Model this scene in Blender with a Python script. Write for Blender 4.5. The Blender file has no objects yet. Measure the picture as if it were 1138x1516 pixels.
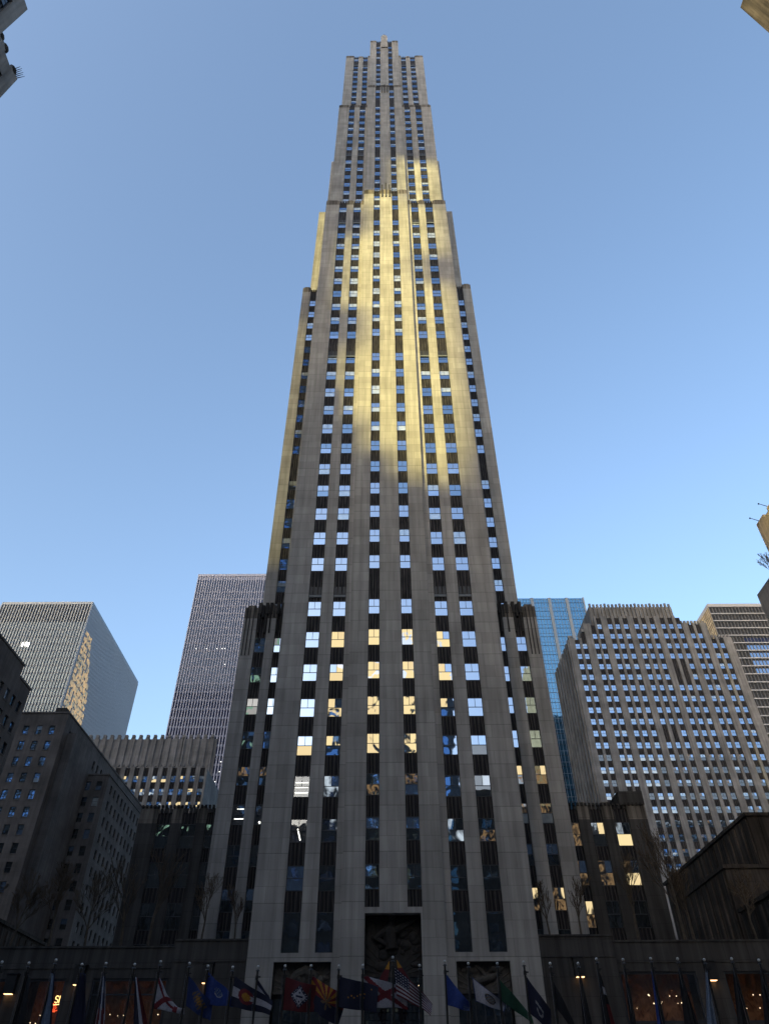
import bpy, math, random
from mathutils import Vector, Matrix
R = math.radians
rnd = random.Random(7)
scene = bpy.context.scene
COL = scene.collection

# ------------------------------------------------------------------ camera
cam_d = bpy.data.cameras.new("camera")
cam = bpy.data.objects.new("camera", cam_d)
COL.objects.link(cam)
scene.camera = cam
cam_d.sensor_fit = 'HORIZONTAL'
cam_d.sensor_width = 36.0
cam_d.lens = 1052.0 / 1138.0 * 36.0
cam_d.clip_start = 0.1
cam_d.clip_end = 6000.0
PITCH = 40.8
ROLL = math.atan(-6.0 / 1218.0)
cam.matrix_world = (Matrix.Translation((0, 0, 1.6)) @ Matrix.Rotation(R(90 + PITCH), 4, 'X')
                    @ Matrix.Rotation(ROLL, 4, 'Z'))
# ------------------------------------------------------------------ sky, sun, exposure
SUN_BACK = 35.0      # degrees from straight behind the camera towards the left
SUN_EL = 12.0
sdir = Vector((-math.sin(R(SUN_BACK)) * math.cos(R(SUN_EL)), -math.cos(R(SUN_BACK)) * math.cos(R(SUN_EL)), math.sin(R(SUN_EL))))
world = bpy.data.worlds.new("World")
scene.world = world
world.use_nodes = True
wn = world.node_tree
bg = wn.nodes["Background"]
sky = wn.nodes.new("ShaderNodeTexSky")
sky.sky_type = 'NISHITA'
sky.sun_disc = False
sky.sun_elevation = R(SUN_EL)
sky.sun_rotation = math.atan2(sdir.x, sdir.y)
sky.altitude = 0
sky.air_density = 1.0
sky.dust_density = 4.8
sky.ozone_density = 1.9
bg.inputs[1].default_value = 0.15
wn.links.new(sky.outputs[0], bg.inputs[0])
sun_d = bpy.data.lights.new("sun", 'SUN')
sun_d.energy = 2.3
sun_d.angle = R(1.9)
sun_d.color = (1.0, 0.84, 0.27)
sun = bpy.data.objects.new("sun", sun_d)
COL.objects.link(sun)
sun.rotation_euler = sdir.to_track_quat('Z', 'Y').to_euler()
sun.location = (0, -40, 60)
scene.view_settings.view_transform = 'Standard'
scene.view_settings.look = 'None'
scene.view_settings.exposure = 1.78
scene.view_settings.gamma = 1.0
scene.render.resolution_x = 768
scene.render.resolution_y = 1024
scene.cycles.max_bounces = 5
scene.cycles.diffuse_bounces = 3
scene.cycles.glossy_bounces = 3
scene.cycles.transparent_max_bounces = 8
scene.cycles.sample_clamp_indirect = 4.0
scene.cycles.use_denoising = True

# ------------------------------------------------------------------ node helpers
def new_mat(name):
    m = bpy.data.materials.new(name)
    m.use_nodes = True
    nt = m.node_tree
    for n in list(nt.nodes):
        nt.nodes.remove(n)
    out = nt.nodes.new("ShaderNodeOutputMaterial")
    return m, nt, out

def N(nt, kind, **kw):
    n = nt.nodes.new(kind)
    for k, v in kw.items():
        if k.startswith('i_'):
            key = k[2:]
            key = int(key) if key.isdigit() else key.replace('_', ' ')
            n.inputs[key].default_value = v
        else:
            setattr(n, k, v)
    return n

def L(nt, a, b):
    nt.links.new(a, b)

def planar(nt):
    """(x + y, z) of the object's own space, so courses run level round every corner"""
    tc = N(nt, "ShaderNodeTexCoord")
    sp = N(nt, "ShaderNodeSeparateXYZ")
    L(nt, tc.outputs["Object"], sp.inputs[0])
    ad = N(nt, "ShaderNodeMath", operation='ADD')
    L(nt, sp.outputs[0], ad.inputs[0]); L(nt, sp.outputs[1], ad.inputs[1])
    cb = N(nt, "ShaderNodeCombineXYZ")
    L(nt, ad.outputs[0], cb.inputs[0]); L(nt, sp.outputs[2], cb.inputs[1])
    return tc, cb

def rgb(c):
    return (c[0], c[1], c[2], 1.0)

def stone(name, col, var=0.12, bw=2.0, bh=1.333, mortar=0.018, streak=0.25, rough=0.85, mcol=0.6, blotch=0.35, course=0.0):
    m, nt, out = new_mat(name)
    tc, cb = planar(nt)
    br = N(nt, "ShaderNodeTexBrick")
    br.offset = 0.5
    L(nt, cb.outputs[0], br.inputs["Vector"])
    c1 = [x * (1 + var) for x in col]; c2 = [x * (1 - var) for x in col]
    br.inputs["Color1"].default_value = rgb(c1)
    br.inputs["Color2"].default_value = rgb(c2)
    br.inputs["Mortar"].default_value = rgb([x * mcol for x in col])
    br.inputs["Scale"].default_value = 1.0
    br.inputs["Mortar Size"].default_value = mortar
    br.inputs["Mortar Smooth"].default_value = 0.2
    br.inputs["Brick Width"].default_value = bw
    br.inputs["Row Height"].default_value = bh
    # weather: broad blotches and vertical streaks
    n1 = N(nt, "ShaderNodeTexNoise"); n1.inputs["Scale"].default_value = 0.22; n1.inputs["Detail"].default_value = 6
    L(nt, tc.outputs["Object"], n1.inputs["Vector"])
    mp = N(nt, "ShaderNodeMapping"); mp.inputs["Scale"].default_value = (1.6, 0.07, 1)
    L(nt, cb.outputs[0], mp.inputs[0])
    n2 = N(nt, "ShaderNodeTexNoise"); n2.inputs["Scale"].default_value = 1.2; n2.inputs["Detail"].default_value = 5
    L(nt, mp.outputs[0], n2.inputs["Vector"])
    r1 = N(nt, "ShaderNodeMapRange"); r1.inputs[1].default_value = 0.3; r1.inputs[2].default_value = 0.7
    r1.inputs[3].default_value = 1 - blotch; r1.inputs[4].default_value = 1 + blotch * 0.5
    L(nt, n1.outputs[0], r1.inputs[0])
    r2 = N(nt, "ShaderNodeMapRange"); r2.inputs[1].default_value = 0.35; r2.inputs[2].default_value = 0.65
    r2.inputs[3].default_value = 1 - streak; r2.inputs[4].default_value = 1 + streak * 0.3
    L(nt, n2.outputs[0], r2.inputs[0])
    mu = N(nt, "ShaderNodeMath", operation='MULTIPLY')
    L(nt, r1.outputs[0], mu.inputs[0]); L(nt, r2.outputs[0], mu.inputs[1])
    vm = N(nt, "ShaderNodeVectorMath", operation='SCALE')
    L(nt, br.outputs[0], vm.inputs[0]); L(nt, mu.outputs[0], vm.inputs["Scale"])
    bs = N(nt, "ShaderNodeBsdfPrincipled")
    if course:
        # wide open joint every few courses
        sz = N(nt, "ShaderNodeSeparateXYZ"); L(nt, cb.outputs[0], sz.inputs[0])
        md = N(nt, "ShaderNodeMath", operation='MODULO'); md.inputs[1].default_value = course; L(nt, sz.outputs[1], md.inputs[0])
        lt = N(nt, "ShaderNodeMath", operation='LESS_THAN'); lt.inputs[1].default_value = 0.055; L(nt, md.outputs[0], lt.inputs[0])
        fm = N(nt, "ShaderNodeMath", operation='MULTIPLY_ADD'); fm.inputs[1].default_value = -0.28; fm.inputs[2].default_value = 1.0
        L(nt, lt.outputs[0], fm.inputs[0])
        mu2 = N(nt, "ShaderNodeMath", operation='MULTIPLY'); L(nt, mu.outputs[0], mu2.inputs[0]); L(nt, fm.outputs[0], mu2.inputs[1])
        L(nt, mu2.outputs[0], vm.inputs["Scale"])
    bs.inputs["Roughness"].default_value = rough
    bs.inputs["Specular IOR Level"].default_value = 0.25
    L(nt, vm.outputs[0], bs.inputs["Base Color"])
    n3 = N(nt, "ShaderNodeTexNoise"); n3.inputs["Scale"].default_value = 9; n3.inputs["Detail"].default_value = 4
    L(nt, tc.outputs["Object"], n3.inputs["Vector"])
    ad = N(nt, "ShaderNodeMath", operation='ADD')
    L(nt, n3.outputs[0], ad.inputs[0]); L(nt, br.outputs[1], ad.inputs[1])
    bp = N(nt, "ShaderNodeBump"); bp.invert = True
    bp.inputs["Strength"].default_value = 0.25; bp.inputs["Distance"].default_value = 0.03
    L(nt, ad.outputs[0], bp.inputs["Height"]); L(nt, bp.outputs[0], bs.inputs["Normal"])
    L(nt, bs.outputs[0], out.inputs[0])
    return m

def metal(name, col, rough=0.45, metallic=0.0, streak=0.5, sx=6.0):
    m, nt, out = new_mat(name)
    tc, cb = planar(nt)
    mp = N(nt, "ShaderNodeMapping"); mp.inputs["Scale"].default_value = (sx, 0.5, 1)
    L(nt, cb.outputs[0], mp.inputs[0])
    n = N(nt, "ShaderNodeTexNoise"); n.inputs["Scale"].default_value = 1.0; n.inputs["Detail"].default_value = 4
    L(nt, mp.outputs[0], n.inputs["Vector"])
    r = N(nt, "ShaderNodeMapRange"); r.inputs[1].default_value = 0.35; r.inputs[2].default_value = 0.7
    r.inputs[3].default_value = 1 - streak; r.inputs[4].default_value = 1 + streak * 1.5
    L(nt, n.outputs[0], r.inputs[0])
    vm = N(nt, "ShaderNodeVectorMath", operation='SCALE'); vm.inputs[0].default_value = col
    L(nt, r.outputs[0], vm.inputs["Scale"])
    bs = N(nt, "ShaderNodeBsdfPrincipled")
    bs.inputs["Roughness"].default_value = rough; bs.inputs["Metallic"].default_value = metallic
    bs.inputs["Specular IOR Level"].default_value = 0.15
    L(nt, vm.outputs[0], bs.inputs["Base Color"])
    L(nt, bs.outputs[0], out.inputs[0])
    return m

def glass(name, refl, tint=(0.9, 0.95, 1.0), under=(0.015, 0.018, 0.02), wob=0.012, rough=0.02, glow=None, clear=False, seed=0.0):
    m, nt, out = new_mat(name)
    tc = N(nt, "ShaderNodeTexCoord")
    geo = N(nt, "ShaderNodeNewGeometry")
    n = N(nt, "ShaderNodeTexNoise"); n.inputs["Scale"].default_value = 0.45; n.inputs["Detail"].default_value = 2
    L(nt, geo.outputs["Position"], n.inputs["Vector"])
    bp = N(nt, "ShaderNodeBump"); bp.inputs["Strength"].default_value = 1.0; bp.inputs["Distance"].default_value = wob
    L(nt, n.outputs[0], bp.inputs["Height"])
    gl = N(nt, "ShaderNodeBsdfGlossy"); gl.inputs["Roughness"].default_value = rough
    gl.inputs["Color"].default_value = rgb(tint)
    L(nt, bp.outputs[0], gl.inputs["Normal"])
    if clear:
        lo = N(nt, "ShaderNodeBsdfTransparent")
    else:
        lo = N(nt, "ShaderNodeBsdfDiffuse")
        n2 = N(nt, "ShaderNodeTexNoise"); n2.inputs["Scale"].default_value = 0.7
        L(nt, geo.outputs["Position"], n2.inputs["Vector"])
        r = N(nt, "ShaderNodeMapRange"); r.inputs[1].default_value = 0.3; r.inputs[2].default_value = 0.7
        r.inputs[3].default_value = 0.6; r.inputs[4].default_value = 1.3
        L(nt, n2.outputs[0], r.inputs[0])
        vm = N(nt, "ShaderNodeVectorMath", operation='SCALE'); vm.inputs[0].default_value = under
        L(nt, r.outputs[0], vm.inputs["Scale"])
        L(nt, vm.outputs[0], lo.inputs[0])
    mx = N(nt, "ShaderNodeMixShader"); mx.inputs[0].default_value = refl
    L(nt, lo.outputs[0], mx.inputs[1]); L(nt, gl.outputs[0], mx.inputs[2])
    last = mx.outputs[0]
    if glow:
        # glow painted in noise patches for mirrored light and lit rooms, glassy elsewhere
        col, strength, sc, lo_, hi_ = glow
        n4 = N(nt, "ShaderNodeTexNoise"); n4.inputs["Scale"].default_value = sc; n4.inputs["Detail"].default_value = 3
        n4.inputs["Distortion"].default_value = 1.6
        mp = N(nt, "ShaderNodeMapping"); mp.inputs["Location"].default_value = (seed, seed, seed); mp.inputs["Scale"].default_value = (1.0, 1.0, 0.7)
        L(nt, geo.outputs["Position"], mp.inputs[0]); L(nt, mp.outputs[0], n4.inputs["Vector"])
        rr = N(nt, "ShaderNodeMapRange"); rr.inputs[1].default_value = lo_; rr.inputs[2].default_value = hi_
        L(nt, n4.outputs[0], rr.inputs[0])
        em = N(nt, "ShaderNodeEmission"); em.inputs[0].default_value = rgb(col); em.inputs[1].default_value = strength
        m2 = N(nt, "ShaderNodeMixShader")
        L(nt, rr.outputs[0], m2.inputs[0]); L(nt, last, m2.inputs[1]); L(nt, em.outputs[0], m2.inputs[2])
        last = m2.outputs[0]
    L(nt, last, out.inputs[0])
    return m

def plain(name, col, rough=0.7, var=0.25, scale=3.0, metallic=0.0):
    m, nt, out = new_mat(name)
    tc = N(nt, "ShaderNodeTexCoord")
    n = N(nt, "ShaderNodeTexNoise"); n.inputs["Scale"].default_value = scale; n.inputs["Detail"].default_value = 5
    L(nt, tc.outputs["Object"], n.inputs["Vector"])
    r = N(nt, "ShaderNodeMapRange"); r.inputs[1].default_value = 0.3; r.inputs[2].default_value = 0.7
    r.inputs[3].default_value = 1 - var; r.inputs[4].default_value = 1 + var
    L(nt, n.outputs[0], r.inputs[0])
    vm = N(nt, "ShaderNodeVectorMath", operation='SCALE'); vm.inputs[0].default_value = col
    L(nt, r.outputs[0], vm.inputs["Scale"])
    bs = N(nt, "ShaderNodeBsdfPrincipled")
    bs.inputs["Roughness"].default_value = rough; bs.inputs["Metallic"].default_value = metallic
    L(nt, vm.outputs[0], bs.inputs["Base Color"])
    L(nt, bs.outputs[0], out.inputs[0])
    return m

def emit(name, col, s):
    m, nt, out = new_mat(name)
    e = N(nt, "ShaderNodeEmission"); e.inputs[0].default_value = rgb(col); e.inputs[1].default_value = s
    L(nt, e.outputs[0], out.inputs[0])
    return m

M = {}
M['limestone'] = stone('limestone', (0.345, 0.330, 0.315), var=0.10, streak=0.22, blotch=0.2, mcol=0.68, course=4.0)
M['stained'] = stone('limestone_rain_stained', (0.20, 0.175, 0.15), var=0.1, streak=0.75, blotch=0.3, mcol=0.5)
M['limestone_dark'] = stone('limestone_weathered', (0.068, 0.064, 0.062), var=0.08, streak=0.4, blotch=0.3)  # limestone darkened to carry the shade on podium and lower walls
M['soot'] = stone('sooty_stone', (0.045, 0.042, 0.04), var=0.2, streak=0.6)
M['brown_stone'] = stone('brown_stone', (0.14, 0.125, 0.12), var=0.06, streak=0.2, bw=1.2, bh=0.8, mortar=0.01)
M['grey_stone'] = stone('grey_stone', (0.235, 0.225, 0.222), var=0.06, streak=0.3, bw=1.6, bh=1.1, mortar=0.012)
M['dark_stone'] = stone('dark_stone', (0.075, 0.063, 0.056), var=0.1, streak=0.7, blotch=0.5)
M['gold_stone'] = stone('buff_stone', (0.45, 0.37, 0.25), var=0.05, streak=0.2)  # buff block's stone; also stands for sunlight on the finned tower's side
M['spandrel'] = metal('spandrel_aluminium', (0.016, 0.015, 0.018), rough=0.65, streak=0.9, sx=9.0)
M['rib'] = metal('spandrel_rib', (0.050, 0.045, 0.043), rough=0.6, streak=0.9, sx=14.0)
M['frame'] = plain('window_frame_paint', (0.03, 0.035, 0.045), rough=0.5, var=0.2)
M['fin'] = metal('pale_fin', (0.32, 0.35, 0.39), rough=0.5, streak=0.15)
M['fin2'] = metal('lilac_grey_fin', (0.36, 0.37, 0.46), rough=0.5, streak=0.25)
M['side_fin'] = plain('pale_side_fin', (0.52, 0.52, 0.54), rough=0.6, var=0.08)  # fin colour lightened to hold the side wall's brighter light
M['band_grey'] = plain('floor_band_grey', (0.13, 0.145, 0.16), rough=0.6, var=0.15)
M['dark_lilac'] = plain('floor_band_lilac', (0.2, 0.21, 0.27), rough=0.6, var=0.15)
M['steel_fin'] = plain('steel_fin', (0.11, 0.11, 0.12), rough=0.6, var=0.1)
M['white_band'] = plain('white_concrete', (0.32, 0.32, 0.34), rough=0.8, var=0.12)
M['sky_glass'] = glass('window_glass', 0.50, tint=(0.56, 0.74, 1.0))
M['high_glass'] = glass('upper_window_glass', 0.5, tint=(0.38, 0.58, 0.84))
M['blind_glass'] = glass('glass_with_blind', 0.40, tint=(0.6, 0.8, 1.0), under=(0.36, 0.38, 0.38))
M['shade_glass'] = glass('glass_with_lowered_shade', 0.55, tint=(0.5, 0.7, 1.0), under=(0.10, 0.13, 0.18))
M['dark_glass'] = glass('dark_window_glass', 0.16)
M['gold_glass'] = glass('gold_lit_glass', 0.55, glow=((1.0, 0.80, 0.42), 0.29, 0.5, 0.40, 0.45))  # emission painted for a sunlit building mirrored in the pane
M['gold_glass2'] = glass('gold_lit_glass_broken', 0.5, glow=((1.0, 0.78, 0.42), 0.27, 0.6, 0.38, 0.46), seed=3.0)  # same painted reflection, broken into patches
M['dim_gold_glass'] = glass('dim_amber_glass', 0.2, glow=((1.0, 0.64, 0.32), 0.06, 1.6, 0.45, 0.62), seed=9.0)
M['pale_lit_glass'] = glass('pale_lit_glass', 0.4, glow=((0.75, 0.88, 1.0), 0.2, 0.5, 0.48, 0.62), seed=5.0)  # pale glow put into the pane in noise patches
M['green_lit_glass'] = glass('green_lit_glass', 0.1, glow=((0.45, 0.8, 0.6), 0.12, 0.9, 0.55, 0.62), seed=5.0)  # green glow put into the pane in noise patches
M['clear_glass'] = glass('clear_glass', 0.07, clear=True)
M['teal_glass'] = glass('teal_curtain_glass', 0.55, tint=(0.20, 0.42, 0.62), under=(0.025, 0.10, 0.17), rough=0.06, wob=0.03)
M['blue_glass'] = glass('slate_curtain_glass', 0.04, tint=(0.5, 0.7, 1.0), under=(0.02, 0.022, 0.05), rough=0.08)
M['bluegreen_glass'] = glass('grey_green_curtain_glass', 0.06, tint=(0.6, 0.8, 1.0), under=(0.04, 0.05, 0.06), rough=0.1)
M['ground'] = stone('plaza_paving', (0.22, 0.21, 0.2), bw=1.2, bh=0.8)
M['asphalt'] = plain('asphalt', (0.05, 0.05, 0.052), rough=0.9, var=0.2, scale=6)
M['bark'] = plain('bark', (0.075, 0.06, 0.045), rough=0.9, var=0.4)
M['twig'] = plain('twigs', (0.085, 0.06, 0.038), rough=0.9, var=0.3)
M['leaf'] = plain('dark_shrub_leaf', (0.03, 0.04, 0.02), rough=0.9, var=0.4)
M['pole'] = plain('bronze_pole', (0.02, 0.02, 0.022), rough=0.45, var=0.2, metallic=0.3)
M['ball'] = plain('polished_ball', (0.5, 0.5, 0.5), rough=0.3, var=0.05)
M['lamp_box'] = plain('black_lamp_housing', (0.012, 0.012, 0.014), rough=0.5)
M['warm_lamp'] = emit('warm_lamp', (1.0, 0.55, 0.25), 1.2)
M['tube'] = emit('fluorescent_tube', (0.95, 0.95, 0.85), 1.1)
M['bulb'] = emit('bulb', (1.0, 0.75, 0.45), 0.7)
M['red_neon'] = emit('red_neon', (1.0, 0.1, 0.03), 0.45)
M['amber'] = emit('amber_sign', (1.0, 0.6, 0.2), 0.9)
M['shop_wall'] = glass('shop_interior', 0.02, under=(0.25, 0.12, 0.06), glow=((1.0, 0.30, 0.10), 0.006, 1.3, 0.42, 0.75), seed=2.0)  # back wall glows faintly, the room's lamplight put into its colour
M['relief'] = plain('carved_relief', (0.075, 0.068, 0.06), rough=0.8, var=0.3)
M['relief_dark'] = plain('dark_carved_relief', (0.028, 0.025, 0.023), rough=0.8, var=0.3)
M['red_panel'] = plain('red_panel', (0.3, 0.08, 0.05), rough=0.6, var=0.3)
for nm, c in dict(navy=(0.012, 0.016, 0.06), blue=(0.02, 0.05, 0.22), cobalt=(0.03, 0.08, 0.40), white=(0.62, 0.62, 0.72), red=(0.25, 0.015, 0.03),
                  crimson=(0.16, 0.012, 0.02), yellow=(0.65, 0.30, 0.03), green=(0.01, 0.09, 0.05), black=(0.012, 0.012, 0.018),
                  lightblue=(0.22, 0.30, 0.45), brown=(0.2, 0.13, 0.07), grey=(0.3, 0.32, 0.38)).items():
    M['f_' + nm] = plain('cloth_' + nm, tuple(x * 0.48 for x in c), rough=0.85, var=0.18, scale=14)

# ------------------------------------------------------------------ mesh helpers
class MB:
    def __init__(s):
        s.v = []; s.f = []; s.m = []; s.mats = []
    def mi(s, mat):
        if mat not in s.mats:
            s.mats.append(mat)
        return s.mats.index(mat)
    def box(s, x0, x1, y0, y1, z0, z1, mat):
        i = len(s.v); k = s.mi(mat)
        s.v += [(x0, y0, z0), (x1, y0, z0), (x1, y1, z0), (x0, y1, z0), (x0, y0, z1), (x1, y0, z1), (x1, y1, z1), (x0, y1, z1)]
        for f in ((0, 3, 2, 1), (4, 5, 6, 7), (0, 1, 5, 4), (1, 2, 6, 5), (2, 3, 7, 6), (3, 0, 4, 7)):
            s.f.append(tuple(i + a for a in f)); s.m.append(k)
    def quad(s, pts, mat):
        i = len(s.v); s.v += [tuple(p) for p in pts]; s.f.append(tuple(range(i, i + len(pts)))); s.m.append(s.mi(mat))
    def tube(s, a, b, ra, rb, n, mat, cap=False):
        a = Vector(a); b = Vector(b); d = (b - a)
        if d.length < 1e-6: return
        d.normalize()
        u = d.orthogonal().normalized(); w = d.cross(u)
        i = len(s.v); k = s.mi(mat)
        for c, r in ((a, ra), (b, rb)):
            for j in range(n):
                t = 2 * math.pi * j / n
                s.v.append(tuple(c + u * (r * math.cos(t)) + w * (r * math.sin(t))))
        for j in range(n):
            s.f.append((i + j, i + (j + 1) % n, i + n + (j + 1) % n, i + n + j)); s.m.append(k)
        if cap:
            s.f.append(tuple(i + n + j for j in range(n))); s.m.append(k)
            s.f.append(tuple(i + j for j in reversed(range(n)))); s.m.append(k)
    def ball(s, c, r, mat, nu=10, nv=6, sq=(1, 1, 1)):
        i = len(s.v); k = s.mi(mat)
        s.v.append((c[0], c[1], c[2] - r * sq[2]))
        for a in range(1, nv):
            p = -math.pi / 2 + math.pi * a / nv
            for b in range(nu):
                t = 2 * math.pi * b / nu
                s.v.append((c[0] + r * sq[0] * math.cos(p) * math.cos(t), c[1] + r * sq[1] * math.cos(p) * math.sin(t), c[2] + r * sq[2] * math.sin(p)))
        s.v.append((c[0], c[1], c[2] + r * sq[2]))
        top = i + 1 + (nv - 1) * nu
        for b in range(nu):
            s.f.append((i, i + 1 + (b + 1) % nu, i + 1 + b)); s.m.append(k)
            s.f.append((top, top - nu + b, top - nu + (b + 1) % nu)); s.m.append(k)
            for a in range(nv - 2):
                q = i + 1 + a * nu
                s.f.append((q + b, q + (b + 1) % nu, q + nu + (b + 1) % nu, q + nu + b)); s.m.append(k)
    def build(s, name, parent=None, base=(0, 0, 0), smooth=False, loc=None):
        me = bpy.data.meshes.new(name)
        bx, by, bz = base
        me.from_pydata([(x - bx, y - by, z - bz) for x, y, z in s.v], [], s.f)
        for mt in s.mats:
            me.materials.append(M[mt])
        me.polygons.foreach_set('material_index', s.m)
        if smooth:
            me.polygons.foreach_set('use_smooth', [True] * len(s.f))
        me.update()
        o = bpy.data.objects.new(name, me)
        COL.objects.link(o)
        if parent is not None:
            o.parent = parent
        if loc is not None:
            o.location = loc
        return o

def thing(name, label, cat, loc=(0, 0, 0), group=None):
    o = bpy.data.objects.new(name, None)
    o.empty_display_size = 1.0
    COL.objects.link(o)
    o.location = loc
    o['label'] = label; o['category'] = cat
    if group: o['group'] = group
    return o

def tag(o, label=None, cat=None, group=None, kind=None):
    if label: o['label'] = label
    if cat: o['category'] = cat
    if group: o['group'] = group
    if kind: o['kind'] = kind
    return o

# A wall face: kind F (looks at the camera, -Y), R (looks +X), L (looks -X), and the coordinate of its plane.
def fb(mb, face, u0, u1, d0, d1, z0, z1, mat):
    k, c = face
    if k == 'F': mb.box(u0, u1, c + d0, c + d1, z0, z1, mat)
    elif k == 'R': mb.box(c - d1, c - d0, u0, u1, z0, z1, mat)
    elif k == 'L': mb.box(c + d0, c + d1, u0, u1, z0, z1, mat)
    elif k == 'B': mb.box(u0, u1, c - d1, c - d0, z0, z1, mat)

def strips_to_piers(u0, u1, strips):
    out = []; a = u0
    for s0, s1 in strips:
        if s0 > a + 1e-3: out.append((a, s0))
        a = s1
    if u1 > a + 1e-3: out.append((a, u1))
    return out

class Windows:
    """collects the windows of one building; the 100 nearest the camera become parts, the rest one mesh"""
    def __init__(s, parent, base, depth=0.26, frame='frame'):
        s.w = []; s.p = parent; s.base = base; s.depth = depth; s.cache = {}; s.fm = frame
    def add(s, face, u0, u1, z0, z1, panes, style='sash'):
        s.w.append((face, u0, u1, z0, z1, tuple(panes), style))
    def geo(s, mbf, mbp, face, u0, u1, z0, z1, panes, style, o=(0, 0)):
        d = s.depth; t = 0.055
        if panes[0] == 'clear_glass': fb(mbf, face, u0 + t, u1 - t, d + 0.12, d + 0.15, z0, z1, 'lamp_box')
        fb(mbf, face, u0, u0 + t, d, d + 0.09, z0, z1, s.fm)
        fb(mbf, face, u1 - t, u1, d, d + 0.09, z0, z1, s.fm)
        fb(mbf, face, u0 + t, u1 - t, d, d + 0.09, z1 - t, z1, s.fm)
        fb(mbf, face, u0 + t, u1 - t, d - 0.04, d + 0.09, z0, z0 + t, s.fm)
        if style == 'sash':
            zm = (z0 + z1) / 2; um = (u0 + u1) / 2
            fb(mbf, face, u0 + t, u1 - t, d + 0.005, d + 0.08, zm - 0.03, zm + 0.03, s.fm)
            fb(mbf, face, um - 0.022, um + 0.022, d + 0.01, d + 0.07, zm + 0.03, z1 - t, s.fm)
            fb(mbp, face, u0 + t, um - 0.022, d + 0.045, d + 0.06, zm + 0.03, z1 - t, panes[0])
            fb(mbp, face, um + 0.022, u1 - t, d + 0.045, d + 0.06, zm + 0.03, z1 - t, panes[1])
            fb(mbp, face, u0 + t, u1 - t, d + 0.035, d + 0.06, z0 + t, zm - 0.03, panes[2])
        elif style == 'half':
            zm = (z0 + z1) / 2
            fb(mbf, face, u0 + t, u1 - t, d + 0.005, d + 0.08, zm - 0.03, zm + 0.03, s.fm)
            fb(mbp, face, u0 + t, u1 - t, d + 0.045, d + 0.06, zm + 0.03, z1 - t, panes[0])
            fb(mbp, face, u0 + t, u1 - t, d + 0.035, d + 0.06, z0 + t, zm - 0.03, panes[2])
        else:
            fb(mbp, face, u0 + t, u1 - t, d + 0.045, d + 0.06, z0 + t, z1 - t, panes[0])
    def build(s, limit=100):
        def dist(w):
            (k, c), u0, u1, z0, z1 = w[0], w[1], w[2], w[3], w[4]
            x, y = ((u0 + u1) / 2, c) if k in 'FB' else (c, (u0 + u1) / 2)
            return (x * x + y * y + z0 * z0) - (u1 - u0) * 60
        ws = sorted(s.w, key=dist)
        bf = MB(); bp = MB()
        for n, w in enumerate(ws):
            face, u0, u1, z0, z1, panes, style = w
            if n < limit:
                k, c = face
                key = (k, round(u1 - u0, 3), round(z1 - z0, 3), panes, style)
                um = (u0 + u1) / 2
                if key not in s.cache:
                    mf = MB(); mp = MB()
                    s.geo(mf, mp, (k, 0), u0 - um, u1 - um, 0, z1 - z0, panes, style)
                    of = mf.build('window', s.p); op = mp.build('pane', of)
                    s.cache[key] = (of, op)
                else:
                    of = s.cache[key][0].copy(); COL.objects.link(of)
                    op = s.cache[key][1].copy(); COL.objects.link(op); op.parent = of
                x, y = (um, c) if k in 'FB' else (c, um)
                of.location = (x - s.base[0], y - s.base[1], z0 - s.base[2])
            else:
                s.geo(bf, bp, face, u0, u1, z0, z1, panes, style)
        if bf.v:
            o = bf.build('windows', s.p, s.base); o['kind'] = 'stuff'
            q = bp.build('pane', o, s.base); q['kind'] = 'stuff'

def spandrel(mb, face, u0, u1, z0, z1, d=0.24, ribs=4):
    fb(mb, face, u0, u1, d + 0.06, d + 0.2, z0, z1, 'spandrel')
    n = ribs; w = (u1 - u0) / n
    for i in range(n):
        c = u0 + w * (i + 0.5)
        fb(mb, face, c - w * 0.15, c + w * 0.15, d, d + 0.058, z0 + 0.02, z1 - 0.02, 'rib')

class Spandrels:
    """collects the spandrel panels of one building; the 100 lowest and nearest become parts, the rest one mesh"""
    def __init__(s, parent, base):
        s.a = []; s.p = parent; s.base = base; s.cache = {}
    def add(s, face, u0, u1, z0, z1, d=0.24, ribs=4):
        if z1 - z0 > 0.05: s.a.append((face, u0, u1, z0, z1, d, ribs))
    def build(s, limit=100):
        rest = MB()
        for n, (face, u0, u1, z0, z1, d, ribs) in enumerate(sorted(s.a, key=lambda w: w[3] + w[0][1] * 0.8)):
            if n >= limit:
                spandrel(rest, face, u0, u1, z0, z1, d, ribs); continue
            k, c = face; um = (u0 + u1) / 2
            key = (k, round(u1 - u0, 3), round(z1 - z0, 3), d, ribs)
            if key in s.cache:
                o = s.cache[key].copy(); COL.objects.link(o)
            else:
                m = MB(); spandrel(m, (k, 0), u0 - um, u1 - um, 0, z1 - z0, d, ribs)
                o = m.build('spandrel', s.p); s.cache[key] = o
            x, y = (um, c) if k in 'FB' else (c, um)
            o.location = (x - s.base[0], y - s.base[1], z0 - s.base[2])
        if rest.v: rest.build('spandrels', s.p, s.base)['kind'] = 'stuff'

# ------------------------------------------------------------------ ground
def flat(name, x0, x1, y0, y1, z, mat):
    mb = MB(); mb.quad([(x0, y0, z), (x1, y0, z), (x1, y1, z), (x0, y1, z)], mat)
    return tag(mb.build(name), kind='structure')
flat('ground', -2500, 2500, -2500, 2500, -0.15, 'asphalt')
pv = MB(); pv.box(-41, 44, -45, 68, -0.4, 0.0, 'ground')
tag(pv.build('pavement'), kind='structure')

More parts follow.
